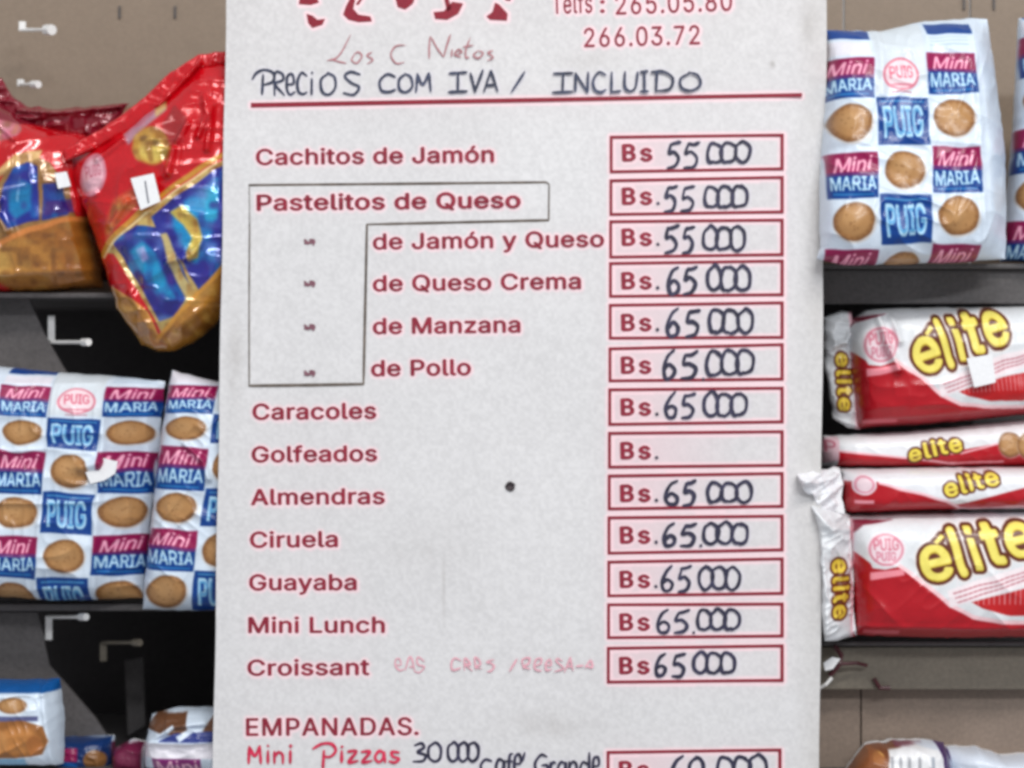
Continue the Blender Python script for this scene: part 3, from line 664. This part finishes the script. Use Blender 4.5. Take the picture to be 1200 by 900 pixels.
# ---- lower-left packs, cut off by the frame
CB = Cv(-60, 780, 330, 980, 2.4, WHT)
CB.rect(-60, 796, 330, 812, (20, 84, 150)); cookie(CB, 16, 826, 17, 9, 2); CB.rect(-60, 838, 46, 844, (60, 60, 110), .8)
CB.poly([(-40, 846), (28, 843), (52, 850), (58, 868), (50, 884), (20, 888), (-40, 888)], (150, 96, 48)); CB.ell(24, 866, 22, 17, (186, 124, 66), blur=2)
CB.ell(-4, 868, 15, 15, (190, 132, 76), blur=1.5); CB.ell(42, 872, 9, 12, (170, 106, 54), blur=1); CB.rect(-60, 889, 30, 980, (120, 178, 216), .9); CB.soften(1.2)
GL = 'biscuit packs on the lowest left shelf'
p = empty('biscuit_pack', 'white pack showing orange brown biscuits in the bottom left corner', 'biscuit pack', group=GL)
soft('wrapper', p, [(-60, 800), (20, 802), (62, 800)], [(-60, 902), (66, 902)], [(-60, 800), (-60, 902)], [(62, 800), (68, 850), (66, 902)], 0.03, .03, CB, pu=6, pv=5, wr=(.0016, 14), seed=21,
     creases=[([(50, 805), (56, 850), (60, 900)], .003, 4), ([(-20, 816), (50, 812)], .002, 3)])
settle(p, W(0, 902, .03))
CC = Cv(60, 800, 420, 980, 2.4, WHT)
for x in (176, 246): CC.poly([(x - 8, 856), (x + 4, 838), (x + 42, 836), (x + 46, 862)], (104, 68, 46))
CC.poly([(186, 868), (206, 858), (246, 856), (420, 856), (420, 868)], (48, 60, 130)); CC.poly([(176, 868), (204, 848), (206, 852), (182, 872)], WHT); CC.poly([(208, 862), (240, 842), (244, 845), (212, 868)], WHT)
CC.rect(150, 870, 420, 888, (236, 232, 240)); CC.rect(178, 888, 236, 980, (130, 30, 110)); CC.text('Mini', 184, 908, 232, 907, 17, (250, 200, 215), bold=.02)
CC.rect(60, 866, 128, 980, (24, 52, 104)); CC.rect(66, 876, 92, 892, (146, 24, 82)); CC.rect(66, 892, 92, 920, (10, 80, 148)); CC.ell(112, 890, 13, 12, (140, 96, 56)); CC.rect(128, 872, 166, 980, (112, 34, 66)); CC.soften(1.2)
p = empty('biscuit_pack', 'pack with brown and white folds at the bottom, touching the left of the board', 'biscuit pack', group=GL)
soft('wrapper', p, [(172, 842), (200, 834), (320, 834)], [(163, 906), (325, 906)], [(172, 842), (166, 872), (163, 906)], [(320, 834), (325, 906)], .035, .028, CC, pu=5, pv=5, wr=(.002, 12), seed=24,
     creases=[([(170, 872), (204, 850), (240, 845)], .004, 4), ([(176, 870), (246, 868)], .003, 3)])
settle(p, W(240, 906, .035))
p = empty('biscuit_pack', 'dark blue pack low in the shade between the two white ones at the bottom', 'biscuit pack', group=GL)
soft('wrapper', p, [(62, 868), (100, 866), (130, 866)], [(60, 908), (128, 908)], [(62, 868), (60, 908)], [(130, 866), (128, 908)], .07, .02, CC, pu=5, pv=4, wr=(.0016, 12), seed=26)
settle(p, W(95, 908, .07))
p = empty('biscuit_pack', 'small maroon pack low in the shade, squeezed left of the open folded pack', 'biscuit pack', group=GL)
soft('wrapper', p, [(130, 880), (150, 870), (168, 874)], [(128, 908), (172, 908)], [(130, 880), (128, 908)], [(168, 874), (172, 908)], .06, .02, CC, pu=5, pv=4, wr=(.0016, 12), seed=27)
settle(p, W(150, 908, .06))

# ---- red cream biscuit tubes on the right
RED = (178, 18, 32); RD2 = (188, 26, 30); WH2 = (226, 228, 231)
YEL = (238, 216, 84); OUT = (98, 44, 26)
EL = Cv(-30, 230, 1560, 840, 0.62, WH2)
EL.poly([(265, 425), (320, 470), (330, 490), (380, 495), (450, 478), (560, 560), (650, 640), (750, 688), (880, 716), (1100, 720), (1560, 640), (1560, 840), (265, 840)], RED)
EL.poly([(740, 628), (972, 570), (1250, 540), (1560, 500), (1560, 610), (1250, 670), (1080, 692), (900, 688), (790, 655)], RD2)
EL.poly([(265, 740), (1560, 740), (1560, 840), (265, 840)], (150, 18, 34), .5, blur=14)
EL.poly([(248, 290), (430, 284), (300, 312), (256, 352)], (130, 40, 60))
EL.line([(440, 476), (560, 560), (650, 640), (750, 690), (880, 716), (1100, 722), (1400, 690)], 17, (250, 205, 210))
EL.ell(385, 410, 80, 78, (240, 232, 236)); EL.ell(385, 410, 72, 70, (222, 140, 158)); EL.ell(385, 410, 62, 60, (240, 218, 224))
EL.text('PUIG', 335, 412, 435, 408, 48, (214, 120, 140), fat=2); EL.text('PUIG', 345, 458, 425, 456, 38, (214, 130, 150), fat=2)
EL.poly([(322, 508), (456, 490), (462, 516), (324, 540)], (246, 150, 162)); EL.rect(305, 752, 450, 772, (226, 120, 130), .7)
EL.poly([(640, 580), (800, 528), (980, 470), (1250, 440), (1260, 500), (980, 556), (820, 600), (650, 652)], (246, 232, 235))
for k in range(3): EL.line([(665 + k * 8, 592 + k * 19), (820, 548 + k * 19), (985, 496 + k * 17), (1230, 465 + k * 12)], 6, (178, 80, 96), .9)
for k in range(26): EL.rect(680 + k * 22, 480, 685 + k * 22, 640, (246, 232, 235), .55)
# rounded yellow lettering, climbing to the right, letters of growing size
em = EL.full()
for ch, x0, x1, yb_, cp in (('e', 553, 672, 540, 176), ('l', 708, 716, 512, 188), ('i', 774, 782, 494, 176), ('t', 826, 884, 472, 178), ('e', 912, 1022, 442, 172)):
    v, t = place_text(ch, x0, yb_, x1, yb_ - (x1 - x0) * .2, cp); 
    v[:, 0] += (v[:, 1] - yb_) * .10; q_ = EL.dil(EL.tmask(v, t), {'e': 9, 'l': 15, 'i': 6, 't': 11}[ch]); em |= q_ if ch != 'i' else q_ | np.roll(q_, 5, 1) | np.roll(q_, -5, 1)
em |= EL.pmask([(584, 380), (618, 344), (634, 356), (602, 388)])
EL.put(EL.dil(em, 21), (244, 238, 236)); EL.put(EL.dil(em, 15), OUT); EL.put(EL.dil(em, 1), YEL)
EL.put(np.roll(em, -3, 1) & np.roll(em, -3, 0) & em, (244, 228, 112)); EL.put(np.roll(em, 4, 0) & ~np.roll(em, -4, 0) & em, (206, 178, 50), .8)
cookie(EL, 1285, 560, 82, 76, .6); cookie(EL, 1350, 590, 80, 74, .6)
# end flap lettering running down
ev, et = place_text('elite', 0, 0, 240, 0, 74, bold=.03, space=1.15); q = np.stack([176 - ev[:, 1] * 1.0 - 12, 455 + ev[:, 0]], -1); q[:, 0] = 164 - (ev[:, 1])
q = np.stack([166 - ev[:, 1] * -1.0, 455 + ev[:, 0]], -1)
mm = EL.tmask(np.stack([160 - ev[:, 1], 455 + ev[:, 0]], -1), et); EL.put(EL.dil(mm, 15), OUT); EL.put(EL.dil(mm, 5), (226, 196, 70))
EL.rect(246, 280, 262, 830, (248, 205, 214)); EL.soften(1.1)
GE = 'red and white biscuit tubes'
dE = lambda U, V, X, Y: ((X - 930) * 3.6, (Y - 530) * 3.6)
box_prof = lambda U, V, X, Y: np.where(U < .06, (U / .06) ** .5, 1)
p = empty('biscuit_tube', 'largest red and white biscuit tube with yellow lettering, lowest of the stack at the right', 'biscuit tube', group=GE)
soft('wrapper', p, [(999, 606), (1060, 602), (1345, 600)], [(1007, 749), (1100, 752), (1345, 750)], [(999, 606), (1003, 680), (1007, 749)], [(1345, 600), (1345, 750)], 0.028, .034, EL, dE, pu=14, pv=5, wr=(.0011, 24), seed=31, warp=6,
     creases=[([(1003, 612), (1010, 745)], .001, 3), ([(1005, 735), (1200, 737)], .0016, 4)])
soft('end_flap', p, [(950, 592), (972, 597), (1001, 606)], [(964, 750), (985, 752), (1008, 749)], [(950, 592), (958, 620), (961, 680), (964, 750)], [(1001, 606), (1005, 680), (1008, 749)], .010, .010, EL,
     lambda U, V, X, Y: ((X - 930) * 3.6 - 42 + 40, (Y - 530) * 3.6), pu=3, pv=6, wr=(.0035, 13), seed=33, edge=1.4, tilt=(.026, 0), creases=[([(954, 600), (972, 618), (998, 622)], .005, 5), ([(960, 640), (966, 740)], .003, 4)])
settle(p, W(1150, 751, .028))
p = empty('biscuit_tube', 'large slanting red and white biscuit tube under the upper shelf, white square sticker on it', 'biscuit tube', group=GE)
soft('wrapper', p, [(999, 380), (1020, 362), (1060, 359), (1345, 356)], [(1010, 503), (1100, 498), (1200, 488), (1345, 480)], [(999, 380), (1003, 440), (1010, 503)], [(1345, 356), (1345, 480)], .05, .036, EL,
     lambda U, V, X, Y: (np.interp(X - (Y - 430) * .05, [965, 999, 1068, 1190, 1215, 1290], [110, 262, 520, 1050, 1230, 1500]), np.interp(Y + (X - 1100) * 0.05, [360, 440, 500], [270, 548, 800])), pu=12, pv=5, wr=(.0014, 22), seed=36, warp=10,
     creases=[([(1028, 368), (1036, 400), (1050, 432)], .006, 5), ([(1044, 372), (1052, 400)], .004, 4), ([(1002, 378), (1040, 366)], .003, 4), ([(1015, 494), (1190, 478)], .0015, 5)])
soft('end_flap', p, [(966, 372), (985, 364), (1000, 366)], [(978, 490), (995, 502), (1011, 503)], [(966, 372), (968, 430), (978, 490)], [(1000, 366), (1004, 440), (1011, 503)], .048, .008, EL,
     lambda U, V, X, Y: (np.interp(X - (Y - 430) * .06, [968, 976, 994, 1002], [60, 140, 225, 262]), np.interp(Y, [365, 415, 482, 503], [300, 455, 700, 800])), pu=3, pv=6, wr=(.0025, 13), seed=38, edge=1.2,
     creases=[([(968, 410), (990, 400), (1003, 385)], .004, 4)])
sticker(p, [(1133, 420), (1163, 415), (1167, 448), (1142, 454)], .0085)
settle(p, W(1150, 500, .05))
# two narrow sides of tubes lying between them
E2 = Cv(920, 495, 1360, 612, 3.0, (232, 232, 235))
def small_elite(x0, y0, x1, y1, cap):
    v, t = place_text('elite', x0, y0, x1, y1, cap, bold=.03, space=1.1); m_ = E2.tmask(v, t)
    E2.put(E2.dil(m_, 3.6), OUT); E2.put(E2.dil(m_, 1.1), YEL)
E2.poly([(984, 529), (1062, 536), (1172, 519), (1240, 524), (1240, 549), (984, 549)], RED)
E2.line([(984, 528), (1062, 536), (1110, 543), (1175, 541)], 2.5, (246, 190, 198)); E2.line([(1062, 536), (1125, 530), (1172, 519)], 2, (246, 190, 198))
small_elite(1066, 541, 1126, 526, 18); cookie(E2, 1182, 521, 15, 15, 3); cookie(E2, 1203, 522, 13, 15, 3)
E2.poly([(966, 514), (984, 512), (984, 540), (968, 544)], (238, 190, 202), .8); E2.text('P', 970, 530, 980, 530, 13, (200, 90, 115)); 
E2.rect(920, 550, 1360, 612, (234, 234, 238))
E2.poly([(992, 564), (1028, 565), (1106, 586), (1120, 591), (1200, 571), (1360, 560), (1360, 588), (1200, 596), (1120, 598), (1120, 603), (994, 605)], RED)
E2.line([(1028, 566), (1106, 586), (1125, 596), (1200, 594), (1360, 590)], 3.2, (248, 200, 208)); E2.poly([(1120, 600), (1360, 596), (1360, 602), (1120, 604)], (150, 30, 44), .7)
E2.ell(1012, 568, 13, 12, (240, 226, 232)); E2.ell(1012, 568, 11, 10, (222, 140, 160)); E2.ell(1012, 568, 8.5, 8, (240, 215, 222)); E2.rect(1002, 586, 1023, 590, (246, 160, 172))
small_elite(1107, 581, 1168, 567, 19); E2.rect(988, 560, 992, 608, (248, 200, 208)); E2.soften(1.3)
p = empty('biscuit_tube', 'thinnest red and white biscuit tube, wedged between the slanting tube and the white-ended one', 'biscuit tube', group=GE)
soft('wrapper', p, [(970, 512), (1060, 507), (1200, 493), (1345, 488)], [(968, 548), (1100, 550), (1345, 548)], [(970, 512), (966, 530), (968, 548)], [(1345, 488), (1345, 548)], .05, .028, E2, pu=14, pv=3.5, wr=(.001, 20), seed=41, warp=2)
settle(p, W(1150, 549, .05))
p = empty('biscuit_tube', 'narrow side of a biscuit tube with crumpled white end lying on the largest tube', 'biscuit tube', group=GE)
soft('wrapper', p, [(990, 551), (1100, 549), (1345, 547)], [(993, 604), (1100, 600), (1345, 598)], [(990, 551), (991, 575), (993, 604)], [(1345, 547), (1345, 598)], .036, .038, E2, pu=14, pv=4, wr=(.001, 20), seed=43, warp=2)
soft('end_flap', p, [(933, 556), (946, 552), (962, 551), (991, 549)], [(940, 574), (952, 581), (958, 600), (994, 606)], [(933, 556), (935, 566), (940, 574)], [(991, 549), (993, 575), (994, 606)], .008, .008, E2, lambda U, V, X, Y: (X * 0 + 960, Y * 0 + 600), pu=3, pv=3, wr=(.004, 12), seed=45, edge=2.2, tilt=(.03, 0),
     creases=[([(936, 562), (955, 566), (985, 556)], .005, 4), ([(958, 590), (975, 578), (990, 570)], .005, 4)])
settle(p, W(1150, 602, .036))
# ---- bottom right corner packs
CR = Cv(990, 860, 1360, 980, 2.6, (214, 222, 234))
CR.poly([(990, 860), (1040, 860), (1060, 876), (1048, 980), (990, 980)], (124, 74, 48)); CR.ell(1029, 888, 7, 7, (214, 160, 90)); CR.poly([(1010, 884), (1022, 876), (1040, 890), (1034, 905), (1004, 905)], (150, 92, 56), .8)
CR.poly([(1042, 880), (1070, 874), (1100, 880), (1112, 890), (1112, 980), (1030, 980)], (236, 236, 238)); 
for x in (1042, 1052, 1062, 1074): CR.rect(x, 886, x + 4, 980, (150, 150, 156), .8)
CR.rect(1090, 886, 1094, 980, (170, 176, 186)); CR.poly([(1098, 868), (1116, 874), (1120, 980), (1108, 980), (1106, 890)], (62, 30, 92)); CR.poly([(1055, 868), (1085, 866), (1085, 874), (1050, 877)], (120, 60, 80)); CR.soften(1.2)
p = empty('snack_bag', 'small bag with brown, striped white and purple print peeking up at the bottom right', 'snack bag')
soft('wrapper', p, [(1006, 896), (1020, 880), (1062, 873), (1100, 874), (1114, 878)], [(990, 925), (1122, 925)], [(1006, 896), (996, 910), (990, 925)], [(1114, 878), (1120, 900), (1122, 925)], .03, .03, CR, pu=4, pv=4, wr=(.0018, 13), seed=51, edge=1.5)
settle(p, W(1060, 925, .03))
p = empty('snack_bag', 'pale grey blue bag in the bottom right corner', 'snack bag')
soft('wrapper', p, [(1108, 880), (1150, 881), (1180, 892), (1290, 884)], [(1110, 925), (1300, 925)], [(1108, 880), (1110, 925)], [(1290, 884), (1300, 925)], .042, .03, CR, pu=4, pv=4, wr=(.002, 16), seed=52, edge=1.5)
settle(p, W(1200, 925, .042))

# ---- red snack bags on the upper left
SR = (198, 6, 22)
BR = Cv(40, 40, 340, 440, 2.6, SR)
BR.poly([(70, 175), (230, 60), (340, 50), (340, 66), (262, 74), (236, 84), (200, 118), (160, 148), (100, 185), (84, 205)], (150, 14, 36))
BR.poly([(148, 160), (196, 118), (200, 134), (172, 158), (156, 176)], (176, 150, 168), .85, blur=1); BR.poly([(184, 128), (198, 118), (200, 132), (188, 142)], (214, 176, 110), .9, blur=1)
BR.ell(115, 208, 17, 25, (214, 140, 156), rot=.15); BR.ell(115, 208, 13, 20, (232, 178, 190), rot=.15); BR.text('PUIG', 106, 212, 126, 208, 13, (170, 60, 84))
BR.ell(184, 176, 23, 23, (190, 140, 52), blur=1.5, wob=.03); BR.ell(186, 182, 15, 14, (226, 196, 96), blur=2); BR.ell(176, 168, 5, 4, (120, 84, 30), .8, blur=1); BR.ell(190, 174, 5, 4, (96, 70, 36), .8, blur=1); BR.ell(200, 186, 5, 7, (120, 96, 30), .7, blur=1)
BR.poly([(196, 150), (210, 128), (226, 142), (218, 170), (206, 180)], (150, 40, 40), .8, blur=1)
BR.poly([(128, 268), (140, 238), (170, 222), (182, 236), (150, 264), (132, 286)], (206, 92, 50), .9, blur=2)
gp = [(122, 300), (140, 280), (175, 252), (215, 220), (262, 190), (340, 160), (340, 250), (258, 330), (190, 398), (176, 380), (150, 320)]
BR.poly([(128, 298), (150, 272), (185, 246), (262, 196), (340, 160), (340, 330), (262, 330), (196, 392), (160, 330), (140, 300)], (196, 168, 100))
BR.poly([(134, 338), (160, 352), (176, 366), (192, 392), (262, 326), (340, 250), (340, 440), (120, 440)], (178, 122, 48))
BR.poly([(140, 286), (168, 268), (196, 270), (214, 300), (232, 340), (212, 372), (192, 378), (172, 340), (152, 306)], (30, 34, 128))
BR.poly([(160, 298), (176, 286), (192, 300), (206, 338), (214, 352), (196, 356), (180, 336)], (22, 140, 190), blur=1.5); BR.poly([(168, 296), (178, 292), (184, 306), (176, 312)], (160, 170, 220), blur=1)
BR.poly([(186, 258), (212, 236), (262, 202), (340, 170), (340, 300), (262, 322), (240, 344), (222, 312), (200, 284)], (36, 36, 140))
BR.poly([(206, 256), (232, 232), (262, 212), (262, 250), (250, 300), (236, 312), (220, 290)], (20, 132, 190), blur=2); BR.poly([(240, 226), (262, 214), (262, 260), (250, 262)], (50, 170, 210), .9, blur=1.5)
BR.poly([(208, 252), (222, 244), (240, 262), (246, 284), (240, 304), (228, 310), (226, 300), (234, 284), (224, 266)], (214, 192, 88), blur=.8)
BR.poly([(196, 278), (204, 276), (220, 320), (236, 344), (226, 356), (206, 312)], (198, 178, 120), blur=.8)
def blotch(cv, test, cols, sc, am, seed):
    yy, xx = np.mgrid[0:cv.a.shape[0], 0:cv.a.shape[1]] / cv.k
    m_ = test(cv.a)
    for i, c in enumerate(cols):
        w2 = np.clip(vn(xx / sc, yy / sc, seed + i) * 3 - 1.7, 0, 1) * am * m_
        cv.put(w2, c)
bluish = lambda a: (a[..., 2] > a[..., 0] + 40).astype(float)
goldish = lambda a: ((a[..., 0] > a[..., 2] + 60) & (a[..., 1] > 70)).astype(float)
blotch(BR, bluish, [(30, 20, 110), (0, 150, 205), (86, 40, 140), (120, 170, 220)], 12, .5, 200); blotch(BR, goldish, [(150, 92, 34), (214, 168, 84), (128, 76, 30)], 9, .6, 210)
BR.line([(122, 302), (140, 280), (175, 250), (215, 220), (262, 190), (340, 152)], 6, (200, 140, 50)); BR.line([(126, 304), (143, 284), (177, 256), (217, 225), (262, 196)], 2.5, (240, 214, 160))
BR.line([(188, 400), (210, 376), (262, 322), (340, 240)], 5, (214, 150, 60)); BR.line([(134, 338), (160, 352), (178, 368), (190, 392)], 3, (214, 150, 70)); BR.soften(1.6)
GB = 'red snack bags with gold and blue print'
backred = mat('bag_back', (130, 14, 26), .4, .4, nscale=200, nstr=.1)
p = empty('snack_bag', 'tilted shiny red snack bag touching the left side of the board, white tag on it', 'snack bag', group=GB)
soft('wrapper', p, [(76, 186), (110, 172), (150, 150), (200, 112), (236, 76), (262, 72), (312, 78)], [(166, 404), (186, 412), (206, 411), (236, 396), (262, 372), (318, 330)],
     [(76, 186), (88, 214), (104, 256), (122, 310), (138, 362), (166, 404)], [(312, 78), (325, 200), (318, 330)], .04, .032, BR, pu=3, pv=4, wr=(.0024, 24), seed=61, m='foil', back=backred, warp=3, edge=1.0,
     creases=[([(246, 120), (250, 140), (240, 165)], .004, 4), ([(228, 150), (216, 172)], .004, 3.5), ([(212, 180), (206, 208)], .005, 4.5), ([(120, 190), (150, 168)], .003, 4), ([(205, 310), (232, 305), (242, 290)], .004, 4),
              ([(138, 268), (158, 240)], .003, 4), ([(255, 130), (250, 180)], .003, 4), ([(160, 345), (180, 385)], .002, 5), ([(150, 300), (172, 340)], -.002, 6), ([(180, 330), (230, 300)], .0025, 6), ([(96, 240), (118, 230)], .003, 5), ([(215, 385), (245, 362)], .002, 5)])
soft('top_seal', p, [(74, 176), (120, 150), (160, 122), (200, 84), (232, 64), (262, 60), (312, 66)], [(77, 190), (112, 176), (152, 154), (202, 116), (237, 80), (262, 76), (312, 82)],
     [(74, 176), (77, 190)], [(312, 66), (312, 82)], .030, .003, BR, lambda U, V, X, Y: (X * 0 + 60, Y * 0 + 330), pu=20, pv=3, wr=(.0012, 12), seed=63, m='foil', back=False, edge=.8,
     creases=[([(78, 189), (110, 173)], .003, 2.6), ([(186, 126), (212, 100), (236, 74)], .0035, 2.6)])
sticker(p, [(153, 209), (180, 203), (188, 236), (165, 246)], .0035)
mesh_obj('sticker_line', [W(169, 212, .0032), W(171, 212, .0032), W(175, 238, .0032), W(173, 238, .0032)], [(0, 3, 2, 1)], M['tagink'], p)
settle(p, W(200, 412, .04))
BL = Cv(-90, 80, 160, 360, 2.6, (192, 8, 20))
BL.poly([(-90, 80), (20, 90), (60, 130), (160, 120), (160, 160), (60, 150), (20, 150), (-90, 140)], (128, 18, 38)); BL.ell(6, 158, 28, 13, (206, 104, 128)); BL.ell(4, 155, 20, 8, (222, 150, 166), .7, blur=1.5)
BL.poly([(4, 232), (22, 200), (50, 186), (70, 196), (92, 226), (98, 262), (40, 280), (0, 296)], (150, 112, 66)); BL.poly([(8, 206), (30, 186), (60, 180), (58, 190), (24, 202), (10, 216)], (214, 172, 112))
BL.poly([(16, 222), (28, 202), (44, 194), (56, 200), (58, 262), (44, 266), (24, 272), (14, 258)], (26, 40, 142)); BL.poly([(22, 230), (36, 214), (50, 222), (50, 250), (32, 262), (24, 252)], (16, 120, 176), blur=1.5); BL.line([(35, 212), (34, 240)], 3, (110, 170, 215))
BL.poly([(62, 222), (82, 220), (92, 250), (90, 256), (60, 262)], (34, 44, 130)); BL.poly([(64, 240), (94, 236), (96, 252), (62, 256)], (64, 28, 110), .8)
BL.poly([(-90, 350), (-20, 300), (20, 286), (60, 270), (104, 256), (160, 250), (160, 360), (-90, 360)], (158, 98, 36)); BL.ell(36, 308, 40, 24, (186, 128, 56), .9, blur=6); BL.ell(10, 312, 16, 18, (204, 160, 80), .8, blur=4)
blotch(BL, bluish, [(24, 20, 100), (0, 130, 190), (70, 36, 130)], 11, .5, 220); blotch(BL, goldish, [(128, 78, 30), (178, 130, 62), (112, 66, 28)], 9, .6, 230)
BL.line([(-10, 302), (10, 291), (40, 276), (75, 264), (110, 258)], 6, (208, 128, 62)); BL.line([(0, 298), (14, 291)], 5, (250, 190, 150)); BL.poly([(-90, 180), (-4, 195), (6, 230), (2, 290), (-90, 300)], (222, 70, 30), .9, blur=2)
BL.poly([(-90, 316), (4, 330), (22, 345), (-90, 360)], (196, 22, 26), .9, blur=2); BL.soften(1.6)
p = empty('snack_bag', 'darker red snack bag with gold bottom lying on the shelf at the left edge', 'snack bag', group=GB)
soft('wrapper', p, [(-70, 104), (0, 118), (30, 140), (60, 150), (100, 158), (124, 172)], [(-75, 342), (20, 344), (70, 342), (122, 337)], [(-70, 104), (-75, 342)], [(124, 172), (116, 220), (112, 265), (122, 337)], .062, .034, BL, pu=4, pv=4, wr=(.0022, 24), seed=71, m='foil', back=backred, warp=3, edge=1.2,
     creases=[([(-4, 250), (12, 256), (22, 276)], .005, 3.5), ([(14, 240), (4, 252)], .004, 3.5), ([(10, 150), (28, 168)], .003, 4), ([(0, 325), (120, 318)], .002, 6), ([(108, 170), (104, 250)], .003, 6)])
soft('top_seal', p, [(-70, 84), (2, 92), (14, 112), (30, 124), (70, 128), (152, 121)], [(-70, 118), (0, 124), (24, 150), (60, 156), (100, 160), (120, 160)], [(-70, 84), (-70, 118)], [(152, 121), (138, 140), (120, 160)], .062, .004, BL, lambda U, V, X, Y: (X * 0 + 100, Y * 0 + 135), pu=12, pv=3, wr=(.003, 14), seed=73, m='foil', back=False, edge=1.4,
     creases=[([(24, 131), (70, 134), (140, 126)], .004, 3), ([(0, 136), (40, 140), (55, 138)], .003, 3)])
sticker(p, [(64, 203), (78, 201), (83, 218), (68, 221)], .024)
settle(p, W(30, 343, .062))
p = empty('snack_bag', 'dull red brown bag deeper on the shelf between the two shiny red bags', 'snack bag', group=GB)
BD = Cv(30, 100, 180, 300, 1, (132, 84, 66)); BD.poly([(30, 160), (180, 170), (180, 300), (30, 300)], (150, 24, 26), blur=8); BD.ell(80, 145, 30, 12, (140, 100, 76), .8, blur=6)
soft('wrapper', p, [(60, 130), (110, 127), (170, 124)], [(60, 330), (160, 330)], [(60, 130), (60, 330)], [(170, 124), (160, 330)], .09, .02, BD, pu=4, pv=6, wr=(.003, 16), seed=77, m='foil', back=backred)
settle(p, W(110, 330, .09))
